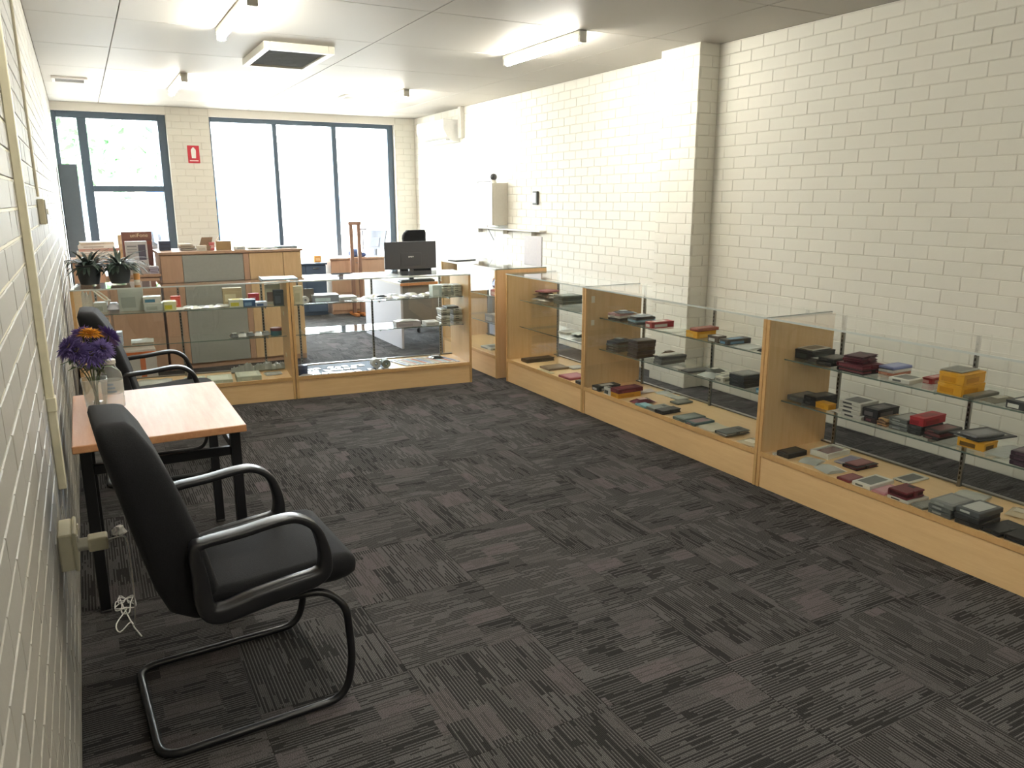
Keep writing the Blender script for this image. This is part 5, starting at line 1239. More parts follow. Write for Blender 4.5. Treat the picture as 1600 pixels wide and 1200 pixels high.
    ('flat', 'phone_case', 'large black case in the stack of three at the panel end', 'phone case', 'phone boxes and cases in the middle showcase', 2, 1.4623, 0.2174, 0.5202, 0.13, 0.17, 0.022, -2.0, '242528', '3f4144'),
    ('flat', 'phone_case', 'large black case in the stack of three at the panel end', 'phone case', 'phone boxes and cases in the middle showcase', 2, 1.4593, 0.2187, 0.5434, 0.13, 0.17, 0.022, -2.1, '303134', '3f4144'),
    ('flat', 'case_sleeve', 'grey sleeve on the large black stack of three', 'sleeve', 'phone boxes and cases in the middle showcase', 2, 1.4487, 0.2169, 0.5675, 0.12, 0.16, 0.005, 0.2, '6f7170', '868886'),
    ('box', 'phone_box', 'small bright blue box at the panel end of the middle shelf', 'box', 'phone boxes and cases in the middle showcase', 2, 1.6428, 0.165, 0.497, 0.05, 0.06, 0.026, 1.6, '4a8fb8', 'b8dcee'),
    ('box', 'phone_box', 'black box with white label at the panel, showcase floor', 'box', 'phone boxes and cases in the middle showcase', 2, 0.1277, 0.13, 0.2, 0.09, 0.2, 0.036, 0.8, '2b2d2e', 'd0d0cc'),
    ('box', 'phone_box', 'small white box with dark bars in front of the maroon box', 'box', 'phone boxes and cases in the middle showcase', 2, 0.2797, 0.05, 0.2, 0.085, 0.04, 0.055, -2.0, 'd9d8d2', '4c5a5c'),
    ('box', 'phone_box', 'orange box below the maroon box, showcase floor', 'box', 'phone boxes and cases in the middle showcase', 2, 0.3726, 0.13, 0.2, 0.095, 0.2, 0.035, -0.8, 'e2a42e', 'c98f2a'),
    ('box', 'phone_box', 'maroon box on the orange box, showcase floor', 'box', 'phone boxes and cases in the middle showcase', 2, 0.3701, 0.14, 0.2365, 0.1, 0.22, 0.03, 0.2, '6e2430', '8a3a44'),
    ('sheet', 'paper_slip', 'pinkish paper slip behind the maroon pouch', 'paper', 'phone boxes and cases in the middle showcase', 2, 0.3442, 0.3417, 0.2, 0.09, 0.14, 0.008, -0.1, 'd8c8c4', 'd8d2ca'),
    ('sheet', 'paper_slip', 'grey white paper slip nearer the back track', 'paper', 'phone boxes and cases in the middle showcase', 2, 0.4496, 0.4273, 0.2, 0.09, 0.12, 0.007, 0.9, 'cfd3cf', 'dcdcd6'),
    ('pack', 'case_pouch', 'maroon pouch with pale pink header', 'pouch', 'phone boxes and cases in the middle showcase', 2, 0.586, 0.1161, 0.2, 0.1, 0.16, 0.034, -0.1, '6b2a34', 'e0b8b4'),
    ('flat', 'phone_case', 'light blue flat case by the maroon pouch', 'phone case', 'phone boxes and cases in the middle showcase', 2, 0.6732, 0.07, 0.2, 0.12, 0.08, 0.015, -1.7, '6fa0aa', '8cb8c0'),
    ('wallet', 'wallet_case', 'grey wallet case at the front edge, middle showcase', 'phone wallet', 'phone boxes and cases in the middle showcase', 2, 0.7862, 0.105, 0.2, 0.09, 0.15, 0.022, -1.0, '80857f', '6a6e69'),
    ('wallet', 'wallet_case', 'black wallet case beside the grey one, middle showcase', 'phone wallet', 'phone boxes and cases in the middle showcase', 2, 0.8742, 0.11, 0.2, 0.08, 0.16, 0.026, 1.4, '222226', '3a3a3c'),
    ('flat', 'gift_card', 'white card in the loose row towards the back track', 'card', 'phone boxes and cases in the middle showcase', 2, 0.537, 0.4162, 0.2, 0.07, 0.08, 0.006, -0.6, 'd0d0c8', 'b5b5ad'),
    ('flat', 'gift_card', 'pale grey card in the loose row towards the back track', 'card', 'phone boxes and cases in the middle showcase', 2, 0.6262, 0.4257, 0.2, 0.09, 0.11, 0.008, 1.1, '9fa19a', 'b9bab2'),
    ('flat', 'phone_case', 'olive grey case in front of the pale grey card', 'phone case', 'phone boxes and cases in the middle showcase', 2, 0.7201, 0.3583, 0.2, 0.09, 0.14, 0.012, 1.9, '5b5e55', '747768'),
    ('flat', 'phone_case', 'teal grey boxed case at the front edge', 'phone case', 'phone boxes and cases in the middle showcase', 2, 1.0694, 0.125, 0.2, 0.11, 0.19, 0.02, 0.5, '5f6b68', '7a8682'),
    ('flat', 'phone_case', 'teal boxed case with pinkish top at the front edge', 'phone case', 'phone boxes and cases in the middle showcase', 2, 1.1824, 0.115, 0.2, 0.095, 0.17, 0.02, 0.7, '4f6668', '9a7c80'),
    ('sheet', 'paper_slip', 'beige paper under the silver edged phone case', 'paper', 'phone boxes and cases in the middle showcase', 2, 1.3044, 0.1239, 0.2, 0.15, 0.17, 0.006, 0.4, 'd3cbb6', 'ded8c6'),
    ('wallet', 'wallet_case', 'grey wallet case with silver edge near the corner panel', 'phone wallet', 'phone boxes and cases in the middle showcase', 2, 1.463, 0.125, 0.208, 0.1, 0.19, 0.02, -0.7, '5e615f', 'd2d2cc'),
    ('pack', 'case_pouch', 'beige pouch near the corner panel, middle showcase', 'pouch', 'phone boxes and cases in the middle showcase', 2, 1.6493, 0.103, 0.2, 0.14, 0.13, 0.012, 1.7, 'd6c9ae', 'e5dcc6'),
    ('box', 'phone_box', 'small upright black box near the corner panel', 'box', 'phone boxes and cases in the middle showcase', 2, 1.588, 0.2867, 0.2, 0.035, 0.05, 0.06, -0.1, '26282a', '4a4c4e'),
    ('pack', 'case_pouch', 'white pouch with black print nearest the corner, upper shelf', 'pouch', 'packs in the corner showcase', 1, 0.1348, 0.3278, 0.735, 0.16, 0.2, 0.03, 15.6, 'dedad2', '2c2c2e'),
    ('pack', 'case_pouch', 'dark pouch lying crosswise on the upper shelf', 'pouch', 'packs in the corner showcase', 1, 0.1302, 0.3302, 0.767, 0.16, 0.2, 0.03, -12.8, '4a4440', 'd0ccc4'),
    ('pack', 'case_pouch', 'cream pouch with dark red print, upper shelf', 'pouch', 'packs in the corner showcase', 1, 0.2522, 0.3251, 0.735, 0.16, 0.2, 0.03, 19.5, 'd8d2c4', '8a3a42'),
    ('pack', 'case_pouch', 'black pouch with pale print, upper shelf', 'pouch', 'packs in the corner showcase', 1, 0.2879, 0.3362, 0.767, 0.16, 0.2, 0.03, -6.9, '3b3a38', 'c9c5bb'),
    ('flat', 'phone_case', 'dull pink case on top of the pouches, corner showcase', 'phone case', 'packs in the corner showcase', 1, 0.1231, 0.3542, 0.801, 0.14, 0.18, 0.014, 20.5, '8c4a56', 'b07a84'),
    ('flat', 'phone_case', 'grey green boxed case in the stack of four, corner showcase', 'phone case', 'packs in the corner showcase', 1, 0.4586, 0.3572, 0.735, 0.15, 0.2, 0.018, -0.3, '59605c', '7d847f'),
    ('flat', 'phone_case', 'grey green boxed case in the stack of four, corner showcase', 'phone case', 'packs in the corner showcase', 1, 0.4628, 0.3521, 0.7542, 0.15, 0.2, 0.018, -0.8, '6b726e', '7d847f'),
    ('flat', 'phone_case', 'grey green boxed case in the stack of four, corner showcase', 'phone case', 'packs in the corner showcase', 1, 0.4586, 0.3575, 0.7734, 0.15, 0.2, 0.018, -2.5, '505753', '7d847f'),
    ('flat', 'phone_case', 'grey green boxed case in the stack of four, corner showcase', 'phone case', 'packs in the corner showcase', 1, 0.4647, 0.354, 0.7926, 0.15, 0.2, 0.018, -1.9, '626965', '7d847f'),
    ('flat', 'flat_box', 'white flat box on the middle shelf of the corner showcase', 'box', 'packs in the corner showcase', 1, 0.5248, 0.3425, 0.497, 0.13, 0.17, 0.012, 6.3, 'dcdad4', 'b0aea8'),
    ('pack', 'case_pouch', 'dark pouch with white header on the middle shelf of the corner showcase', 'pouch', 'packs in the corner showcase', 1, 0.7628, 0.312, 0.497, 0.12, 0.17, 0.022, -0.6, '4f5350', 'd8d6d0'),
    ('clear', 'clear_sleeve', 'clear sleeve on the dark pouch, corner showcase', 'sleeve', 'packs in the corner showcase', 1, 0.7678, 0.302, 0.52, 0.11, 0.15, 0.014, 0.5, 'c9c9c2', 'dcdad2'),
    ('wallet', 'wallet_case', 'large black wallet case on the corner showcase floor', 'phone wallet', 'packs in the corner showcase', 1, 0.1971, 0.2176, 0.2, 0.11, 0.28, 0.03, -1.6, '2d2a2b', '3d3a3b'),
    ('flat', 'phone_case', 'brown flat case on the corner showcase floor', 'phone case', 'packs in the corner showcase', 1, 0.5352, 0.1811, 0.2, 0.16, 0.2, 0.016, -0.4, '6b5a4e', '857465'),
    ('flat', 'paper_strip', 'cream strip along the front edge of the corner showcase', 'strip', 'packs in the corner showcase', 1, 0.6158, 0.0475, 0.2, 0.22, 0.035, 0.008, 1.7, 'd8cfae', 'c0b58e'),
    ('flat', 'phone_case', 'pale case behind the pink one, corner showcase', 'phone case', 'packs in the corner showcase', 1, 0.6128, 0.3492, 0.2, 0.12, 0.13, 0.01, -1.3, 'b5aea6', 'cdc8c0'),
    ('flat', 'phone_case', 'rose pink flat case on the corner showcase floor', 'phone case', 'packs in the corner showcase', 1, 0.9144, 0.1285, 0.2, 0.17, 0.18, 0.018, 0.6, '9c4652', 'b05c68'),
    ('flat', 'phone_case', 'black case by the panel on the corner showcase floor', 'phone case', 'packs in the corner showcase', 1, 1.1427, 0.105, 0.2, 0.1, 0.15, 0.024, -0.7, '2f2c30', '4b484c'),
    ('pack', 'case_pouch', 'blue shiny pouch standing in the tall corner showcase', 'pouch', 'goods in the tall corner showcase', 4, 0.988, 0.2, 0.7515, 0.1, 0.12, 0.12, 0, '4a68c8', 'b8c8f0'),
    ('pack', 'case_pouch', 'dark blue pouch standing nearest the end panel of the tall showcase', 'pouch', 'goods in the tall corner showcase', 4, 1.08, 0.22, 0.7515, 0.1, 0.12, 0.12, 0, '3a50b0', 'e0e6f4'),
    ('pack', 'case_pouch', 'pale blue pouch standing in the tall corner showcase', 'pouch', 'goods in the tall corner showcase', 4, 0.86, 0.22, 0.7815, 0.1, 0.12, 0.12, 0, '6a84d8', 'd0d8f0'),
    ('box', 'small_carton', 'red flat box under the blue pouch in the tall showcase', 'box', 'goods in the tall corner showcase', 4, 1.07, 0.24, 0.72, 0.17, 0.18, 0.03, 3, 'c8494c', 'e0a0a0'),
    ('box', 'small_carton', 'light red box under the blue pouches in the tall showcase', 'box', 'goods in the tall corner showcase', 4, 0.892, 0.24, 0.72, 0.14, 0.18, 0.06, 3, 'd0685c', 'e6b8a8'),
    ('box', 'small_carton', 'pale grey carton on the lower glass shelf of the tall showcase', 'box', 'goods in the tall corner showcase', 4, 1.05, 0.25, 0.4605, 0.2, 0.2, 0.1, 3, 'cfc9c0', 'a9a39a'),
    ('box', 'small_carton', 'grey carton on the lower glass shelf of the tall showcase', 'box', 'goods in the tall corner showcase', 4, 0.8, 0.25, 0.4605, 0.2, 0.2, 0.07, 3, '8b8680', 'b5b0a8'),
    ('box', 'small_carton', 'grey flat carton on the floor of the tall showcase', 'box', 'goods in the tall corner showcase', 4, 1.05, 0.25, 0.2, 0.16, 0.25, 0.03, 3, '8f9490', 'c8ccc6'),
    ('box', 'small_carton', 'white flat carton on the floor of the tall showcase', 'box', 'goods in the tall corner showcase', 4, 0.8, 0.2, 0.2, 0.2, 0.2, 0.02, 3, 'cdd2d0', '7d8482'),
    ('clear', 'clear_sleeve', 'clear hanging pack at the wall end of the upper shelf', 'sleeve', 'goods in the showcase behind the table', 'A', 0.0742, 0.32, 0.765, 0.07, 0.05, 0.17, -0.8, 'cfcfc8', 'b9b9b2'),
    ('box', 'small_carton', 'pale green box under the white cable, upper shelf', 'box', 'goods in the showcase behind the table', 'A', 0.1656, 0.309, 0.765, 0.09, 0.1, 0.075, -1.9, 'c9ccc4', 'a9aca4'),
    ('hook', 'white_cable', 'white bent cable lying on the pale green box', 'cable', 'goods in the showcase behind the table', 'A', 0.1616, 0.308, 0.842, 0.12, 0.05, 0.1, -1.9, 'ece9da', 'e0dccb'),
    ('pack', 'case_pouch', 'lilac white bag beside the headset box', 'pouch', 'goods in the showcase behind the table', 'A', 0.2539, 0.3153, 0.765, 0.1, 0.11, 0.07, 1.8, 'd3d0dc', 'b0a9c4'),
    ('box', 'phone_box', 'large pale box with a dark phone mount picture standing up', 'box', 'goods in the showcase behind the table', 'A', 0.3801, 0.2896, 0.765, 0.175, 0.06, 0.175, 1.3, 'c4c8c0', 'a9ada5'),
    ('box', 'small_carton', 'pale box under the teal banded box', 'box', 'goods in the showcase behind the table', 'A', 0.5383, 0.2408, 0.765, 0.135, 0.12, 0.06, 1.2, 'cdd0c8', 'b4b8ae'),
    ('box', 'small_carton', 'white box with teal band on the pale box', 'box', 'goods in the showcase behind the table', 'A', 0.5288, 0.2378, 0.8265, 0.125, 0.11, 0.05, 1.2, 'ddd9d0', '4d7f98'),
    ('box', 'small_carton', 'yellow based box with cream top, upper shelf', 'box', 'goods in the showcase behind the table', 'A', 0.6524, 0.2143, 0.765, 0.09, 0.11, 0.07, 1.8, 'dcdcae', 'c9bd32'),
    ('box', 'small_carton', 'small red box behind the yellow one, upper shelf', 'box', 'goods in the showcase behind the table', 'A', 0.6971, 0.4048, 0.765, 0.07, 0.06, 0.085, -1.4, 'd85a4c', 'e8a79c'),
    ('pack', 'case_pouch', 'white flat pouch in the loose row on the upper shelf', 'pouch', 'white pouches on the upper shelf', 'A', 0.7149, 0.2261, 0.765, 0.078, 0.14, 0.012, 5.3, 'dddbd0', 'c2c0b4'),
    ('pack', 'case_pouch', 'white flat pouch in the loose row on the upper shelf', 'pouch', 'white pouches on the upper shelf', 'A', 0.7798, 0.2793, 0.765, 0.078, 0.14, 0.016, -14.0, 'dddbd0', '5a5a58'),
    ('pack', 'case_pouch', 'white flat pouch in the loose row on the upper shelf', 'pouch', 'white pouches on the upper shelf', 'A', 0.835, 0.2145, 0.765, 0.078, 0.14, 0.02, 10.3, 'dddbd0', 'c2c0b4'),
    ('pack', 'case_pouch', 'white flat pouch in the loose row on the upper shelf', 'pouch', 'white pouches on the upper shelf', 'A', 0.8889, 0.27, 0.765, 0.078, 0.14, 0.012, -4.2, 'dddbd0', '5a5a58'),
    ('pack', 'case_pouch', 'white flat pouch in the loose row on the upper shelf', 'pouch', 'white pouches on the upper shelf', 'A', 0.9532, 0.2451, 0.765, 0.078, 0.14, 0.016, 17.0, 'dddbd0', 'c2c0b4'),
    ('pack', 'case_pouch', 'white flat pouch in the loose row on the upper shelf', 'pouch', 'white pouches on the upper shelf', 'A', 1.0226, 0.2627, 0.765, 0.078, 0.14, 0.02, -8.1, 'dddbd0', '5a5a58'),
    ('pack', 'case_pouch', 'white flat pouch in the loose row on the upper shelf', 'pouch', 'white pouches on the upper shelf', 'A', 1.0799, 0.2826, 0.765, 0.078, 0.14, 0.012, 2.5, 'dddbd0', 'c2c0b4'),
    ('box', 'small_carton', 'brown kraft box standing at the back of the upper shelf', 'box', 'goods in the showcase behind the table', 'A', 1.1329, 0.4322, 0.765, 0.15, 0.06, 0.13, 0.6, 'b8a583', 'd6cba8'),
    ('box', 'small_carton', 'white and yellow box in front of the kraft box', 'box', 'goods in the showcase behind the table', 'A', 1.1454, 0.2113, 0.765, 0.11, 0.1, 0.06, 0.7, 'd9d8c4', 'c5b93c'),
    ('box', 'small_carton', 'dark blue box on the upper shelf, beside the white and yellow one', 'box', 'goods in the showcase behind the table', 'A', 1.2444, 0.2059, 0.765, 0.095, 0.1, 0.055, 1.0, '3f5f86', '7fa0c0'),
    ('box', 'small_carton', 'white box with blue sides before the red box', 'box', 'goods in the showcase behind the table', 'A', 1.3342, 0.185, 0.765, 0.09, 0.1, 0.035, 0.5, 'd0d4e0', '4f6a94'),
    ('box', 'small_carton', 'red box behind the white and blue one, upper shelf', 'box', 'goods in the showcase behind the table', 'A', 1.3018, 0.437, 0.765, 0.085, 0.05, 0.075, 1.3, 'b83a44', 'd88a90'),
    ('box', 'phone_box', 'cream box with brown phone picture standing up', 'box', 'goods in the showcase behind the table', 'A', 1.4386, 0.2489, 0.765, 0.12, 0.05, 0.165, -0.8, 'cfcdb8', '8a7468'),
    ('box', 'phone_box', 'dark grey phone box standing at the panel', 'box', 'goods in the showcase behind the table', 'A', 1.4735, 0.165, 0.765, 0.075, 0.06, 0.125, 1.7, '3e464c', '56606a'),
    ('pack', 'case_pouch', 'black and white accessory pouch on the middle shelf', 'pouch', 'accessory pouches on the middle shelf', 'A', 1.1097, 0.185, 0.515, 0.07, 0.1, 0.04, 7.6, '5a5c5a', 'd0cec8'),
    ('pack', 'case_pouch', 'black and white accessory pouch on the middle shelf', 'pouch', 'accessory pouches on the middle shelf', 'A', 1.1713, 0.185, 0.515, 0.07, 0.1, 0.04, -9.6, 'cfcdc6', '4a4a4a'),
    ('pack', 'case_pouch', 'black and white accessory pouch on the middle shelf', 'pouch', 'accessory pouches on the middle shelf', 'A', 1.2354, 0.185, 0.515, 0.07, 0.1, 0.04, 7.6, '6d6f6c', 'c8c6c0'),
    ('pack', 'case_pouch', 'black and white accessory pouch on the middle shelf', 'pouch', 'accessory pouches on the middle shelf', 'A', 1.2961, 0.185, 0.515, 0.07, 0.1, 0.04, -13.2, 'd5d3cb', '5a5a58'),
    ('pack', 'case_pouch', 'black and white accessory pouch on the middle shelf', 'pouch', 'accessory pouches on the middle shelf', 'A', 1.3567, 0.185, 0.515, 0.07, 0.1, 0.04, 11.2, '8a8a86', 'b0aea8'),
    ('tin', 'round_tin', 'round teal tin with dark red lid on the middle shelf', 'tin', 'goods in the showcase behind the table', 'A', 1.4378, 0.18, 0.515, 0.09, 0.09, 0.065, -1.1, '4f7a84', '7a4448'),
    ('box', 'small_carton', 'pale blue block for a bright reflection near the chair back on the middle shelf', 'box', 'goods in the showcase behind the table', 'A', 0.2331, 0.2331, 0.515, 0.12, 0.1, 0.1, -0.7, 'cfd8ea', 'aebcda'),  # bright bluish reflection modelled as a solid pale block
    ('clear', 'clear_sleeve', 'clear flat bag beside the pale blue reflection block', 'sleeve', 'goods in the showcase behind the table', 'A', 0.4302, 0.2647, 0.515, 0.16, 0.14, 0.03, 0.5, 'cfd4d6', 'aeb2b2'),
    ('clear', 'clear_box', 'clear plastic accessory box in the pile on the showcase floor', 'box', 'clear boxes on the showcase floor', 'A', 1.1106, 0.4257, 0.175, 0.07, 0.08, 0.055, -8.0, 'a8b4b4', 'c2cac8'),
    ('clear', 'clear_box', 'clear plastic accessory box in the pile on the showcase floor', 'box', 'clear boxes on the showcase floor', 'A', 1.1705, 0.4254, 0.175, 0.07, 0.08, 0.067, 8.6, 'a8b4b4', 'c2cac8'),
    ('clear', 'clear_box', 'clear plastic accessory box in the pile on the showcase floor', 'box', 'clear boxes on the showcase floor', 'A', 1.2102, 0.4279, 0.175, 0.07, 0.08, 0.079, 3.6, 'a8b4b4', 'c2cac8'),
    ('clear', 'clear_box', 'clear plastic accessory box in the pile on the showcase floor', 'box', 'clear boxes on the showcase floor', 'A', 1.2707, 0.4296, 0.175, 0.07, 0.08, 0.055, 0.6, 'a8b4b4', 'c2cac8'),
    ('clear', 'clear_box', 'clear plastic accessory box in the pile on the showcase floor', 'box', 'clear boxes on the showcase floor', 'A', 1.3108, 0.4296, 0.175, 0.07, 0.08, 0.067, -0.7, 'a8b4b4', 'c2cac8'),
    ('clear', 'clear_box', 'clear plastic accessory box in the pile on the showcase floor', 'box', 'clear boxes on the showcase floor', 'A', 1.3718, 0.4267, 0.175, 0.07, 0.08, 0.079, -5.9, 'a8b4b4', 'c2cac8'),
    ('clear', 'clear_box', 'clear plastic accessory box in the pile on the showcase floor', 'box', 'clear boxes on the showcase floor', 'A', 1.4123, 0.4255, 0.175, 0.07, 0.08, 0.055, -8.4, 'a8b4b4', 'c2cac8'),
    ('clear', 'clear_box', 'clear plastic accessory box in the pile on the showcase floor', 'box', 'clear boxes on the showcase floor', 'A', 1.4737, 0.4261, 0.175, 0.07, 0.08, 0.067, 7.1, 'a8b4b4', 'c2cac8'),
    ('flat', 'flat_box', 'pale green flat box nearest the chair arm, showcase floor', 'box', 'goods in the showcase behind the table', 'A', 0.7796, 0.1639, 0.175, 0.16, 0.22, 0.03, -1.3, 'cfd2bb', 'dde0cc'),
    ('flat', 'flat_box', 'pale green flat box between two others, showcase floor', 'box', 'goods in the showcase behind the table', 'A', 0.9681, 0.14, 0.175, 0.19, 0.22, 0.032, 0.2, 'd2d6be', 'e0e3d0'),
    ('flat', 'flat_box', 'thicker pale green box at the end of the three, showcase floor', 'box', 'goods in the showcase behind the table', 'A', 1.188, 0.13, 0.175, 0.19, 0.2, 0.045, 0.8, 'c8ceb8', 'dadfcc'),
    ('clear', 'clear_sleeve', 'clear sleeve with reddish card at the panel, showcase floor', 'sleeve', 'goods in the showcase behind the table', 'A', 1.3926, 0.2397, 0.175, 0.13, 0.12, 0.02, 10.5, '8a6a60', '7d8a7c'),
    ('clear', 'clear_sleeve', 'large clear crumpled bag at the table side, showcase floor', 'sleeve', 'goods in the showcase behind the table', 'A', 0.487, 0.2536, 0.175, 0.25, 0.2, 0.035, -0.5, 'dcd6cc', 'e6e2da'),
    ('box', 'phone_box', 'cream box standing at the panel on the upper shelf', 'box', 'goods in the showcase of white cards', 'B', 0.0789, 0.1526, 0.765, 0.07, 0.03, 0.15, 1.8, 'd6d0b4', 'c0ba9c'),
    ('roll', 'tape_roll', 'small white tape roll at the panel on the upper shelf', 'roll', 'goods in the showcase of white cards', 'B', 0.1378, 0.1813, 0.765, 0.05, 0.06, 0.06, 0.5, 'dcdad6', '6a6a6c'),
    ('easel', 'phone_holder', 'dark phone holder standing next to the tape roll', 'holder', 'goods in the showcase of white cards', 'B', 0.1847, 0.2361, 0.765, 0.085, 0.12, 0.11, -1.4, '4f463e', 'a08a5c'),
    ('box', 'small_carton', 'grey carton with pale blue white lid on the upper shelf', 'box', 'goods in the showcase of white cards', 'B', 0.3113, 0.2642, 0.765, 0.22, 0.17, 0.06, -1.7, '9fa3ab', 'd4e6ea'),
    ('box', 'small_carton', 'low white carton next to the grey carton', 'box', 'goods in the showcase of white cards', 'B', 0.5023, 0.3202, 0.765, 0.16, 0.16, 0.03, 1.9, 'd9d9d6', 'b5b5b4'),
    ('pack', 'case_pouch', 'white or pale grey pouch in the loose row on the upper shelf', 'pouch', 'pale pouches on the upper shelf', 'B', 0.6067, 0.2522, 0.765, 0.1, 0.14, 0.012, -18.0, 'dddad2', 'b5b2a8'),
    ('pack', 'case_pouch', 'white or pale grey pouch in the loose row on the upper shelf', 'pouch', 'pale pouches on the upper shelf', 'B', 0.6952, 0.3181, 0.765, 0.1, 0.14, 0.018000000000000002, -5.3, 'c9cbd2', '8a8f9c'),
    ('pack', 'case_pouch', 'white or pale grey pouch in the loose row on the upper shelf', 'pouch', 'pale pouches on the upper shelf', 'B', 0.7688, 0.37, 0.765, 0.1, 0.14, 0.024, 6.4, 'e2dfd0', 'c9c0a0'),
    ('pack', 'case_pouch', 'white or pale grey pouch in the loose row on the upper shelf', 'pouch', 'pale pouches on the upper shelf', 'B', 0.7824, 0.2549, 0.765, 0.1, 0.14, 0.012, 18.2, 'b9bcc4', '7d828c'),
    ('pack', 'case_pouch', 'white or pale grey pouch in the loose row on the upper shelf', 'pouch', 'pale pouches on the upper shelf', 'B', 0.861, 0.3211, 0.765, 0.1, 0.14, 0.018000000000000002, -9.6, 'dddad2', 'b5b2a8'),
    ('pack', 'case_pouch', 'white or pale grey pouch in the loose row on the upper shelf', 'pouch', 'pale pouches on the upper shelf', 'B', 0.9367, 0.3717, 0.765, 0.1, 0.14, 0.024, 4.0, 'c9cbd2', '8a8f9c'),
    ('pack', 'case_pouch', 'white or pale grey pouch in the loose row on the upper shelf', 'pouch', 'pale pouches on the upper shelf', 'B', 0.9495, 0.2576, 0.765, 0.1, 0.14, 0.012, 16.9, 'e2dfd0', 'c9c0a0'),
    ('pack', 'case_pouch', 'white or pale grey pouch in the loose row on the upper shelf', 'pouch', 'pale pouches on the upper shelf', 'B', 1.0263, 0.3243, 0.765, 0.1, 0.14, 0.018000000000000002, -7.3, 'b9bcc4', '7d828c'),
    ('pack', 'case_pouch', 'white or pale grey pouch in the loose row on the upper shelf', 'pouch', 'pale pouches on the upper shelf', 'B', 1.1043, 0.3705, 0.765, 0.1, 0.14, 0.024, 5.6, 'dddad2', 'b5b2a8'),
    ('pack', 'case_pouch', 'white or pale grey pouch in the loose row on the upper shelf', 'pouch', 'pale pouches on the upper shelf', 'B', 1.1283, 0.2604, 0.765, 0.1, 0.14, 0.012, 18.1, 'c9cbd2', '8a8f9c'),
    ('pack', 'case_pouch', 'white or pale grey pouch in the loose row on the upper shelf', 'pouch', 'pale pouches on the upper shelf', 'B', 1.2074, 0.3275, 0.765, 0.1, 0.14, 0.018000000000000002, -11.4, 'e2dfd0', 'c9c0a0'),
    ('pack', 'case_pouch', 'white or pale grey pouch in the loose row on the upper shelf', 'pouch', 'pale pouches on the upper shelf', 'B', 1.2877, 0.3733, 0.765, 0.1, 0.14, 0.024, 2.0, 'b9bcc4', '7d828c'),
    ('pack', 'case_pouch', 'small black pouch at the front of the loose pale row', 'pouch', 'goods in the showcase of white cards', 'B', 0.7813, 0.184, 0.785, 0.1, 0.06, 0.02, -0.8, '3a3d42', '5a5e64'),
    ('box', 'small_carton', 'upright pale green white box next to the stacked packs', 'box', 'goods in the showcase of white cards', 'B', 1.2842, 0.2246, 0.765, 0.085, 0.1, 0.1, 1.8, 'c9d4d0', 'dde4e0'),
    ('flat', 'flat_box', 'cream boxed pack in the two stacks by the wooden panel, upper shelf', 'box', 'cream packs on the upper shelf', 'B', 1.3743, 0.2314, 0.765, 0.08, 0.14, 0.019, -2.0, 'bdbba8', '6d6c62'),
    ('flat', 'flat_box', 'cream boxed pack in the two stacks by the wooden panel, upper shelf', 'box', 'cream packs on the upper shelf', 'B', 1.3756, 0.2281, 0.7852, 0.08, 0.14, 0.019, 0.3, 'a9a898', '8a897c'),
    ('flat', 'flat_box', 'cream boxed pack in the two stacks by the wooden panel, upper shelf', 'box', 'cream packs on the upper shelf', 'B', 1.3692, 0.2268, 0.8054, 0.08, 0.14, 0.019, 0.1, 'c8c6b4', '6d6c62'),
    ('flat', 'flat_box', 'cream boxed pack in the two stacks by the wooden panel, upper shelf', 'box', 'cream packs on the upper shelf', 'B', 1.3705, 0.227, 0.8256, 0.08, 0.14, 0.019, -2.8, 'bdbba8', '8a897c'),
    ('flat', 'flat_box', 'cream boxed pack in the two stacks by the wooden panel, upper shelf', 'box', 'cream packs on the upper shelf', 'B', 1.3759, 0.2283, 0.8458, 0.08, 0.14, 0.019, -2.6, 'a9a898', '6d6c62'),
    ('flat', 'flat_box', 'cream boxed pack in the two stacks by the wooden panel, upper shelf', 'box', 'cream packs on the upper shelf', 'B', 1.4676, 0.2238, 0.765, 0.08, 0.14, 0.019, 2.3, 'bdbba8', '6d6c62'),
    ('flat', 'flat_box', 'cream boxed pack in the two stacks by the wooden panel, upper shelf', 'box', 'cream packs on the upper shelf', 'B', 1.4696, 0.225, 0.7852, 0.08, 0.14, 0.019, 0.9, 'a9a898', '8a897c'),
    ('flat', 'flat_box', 'cream boxed pack in the two stacks by the wooden panel, upper shelf', 'box', 'cream packs on the upper shelf', 'B', 1.4665, 0.2235, 0.8054, 0.08, 0.14, 0.019, 1.3, 'c8c6b4', '6d6c62'),
    ('flat', 'flat_box', 'cream boxed pack in the two stacks by the wooden panel, upper shelf', 'box', 'cream packs on the upper shelf', 'B', 1.4664, 0.222, 0.8256, 0.08, 0.14, 0.019, 1.3, 'bdbba8', '8a897c'),
    ('flat', 'flat_box', 'cream boxed pack in the two stacks by the wooden panel, upper shelf', 'box', 'cream packs on the upper shelf', 'B', 1.4688, 0.2219, 0.8458, 0.08, 0.14, 0.019, -2.1, 'a9a898', '6d6c62'),
    ('box', 'small_carton', 'pinkish grey carton on the middle shelf', 'box', 'goods in the showcase of white cards', 'B', 1.0121, 0.2196, 0.515, 0.22, 0.13, 0.045, -1.7, 'c9bfc2', 'b0a6aa'),
    ('pack', 'case_pouch', 'crumpled white bag on the pinkish grey carton', 'pouch', 'goods in the showcase of white cards', 'B', 1.0024, 0.2001, 0.5615, 0.18, 0.1, 0.016, -1.3, 'e4e2de', 'd0ceca'),
    ('box', 'small_carton', 'low white box in front of the post on the middle shelf', 'box', 'goods in the showcase of white cards', 'B', 1.224, 0.2013, 0.515, 0.12, 0.13, 0.034, 1.5, 'dcdad8', 'b8b6b4'),
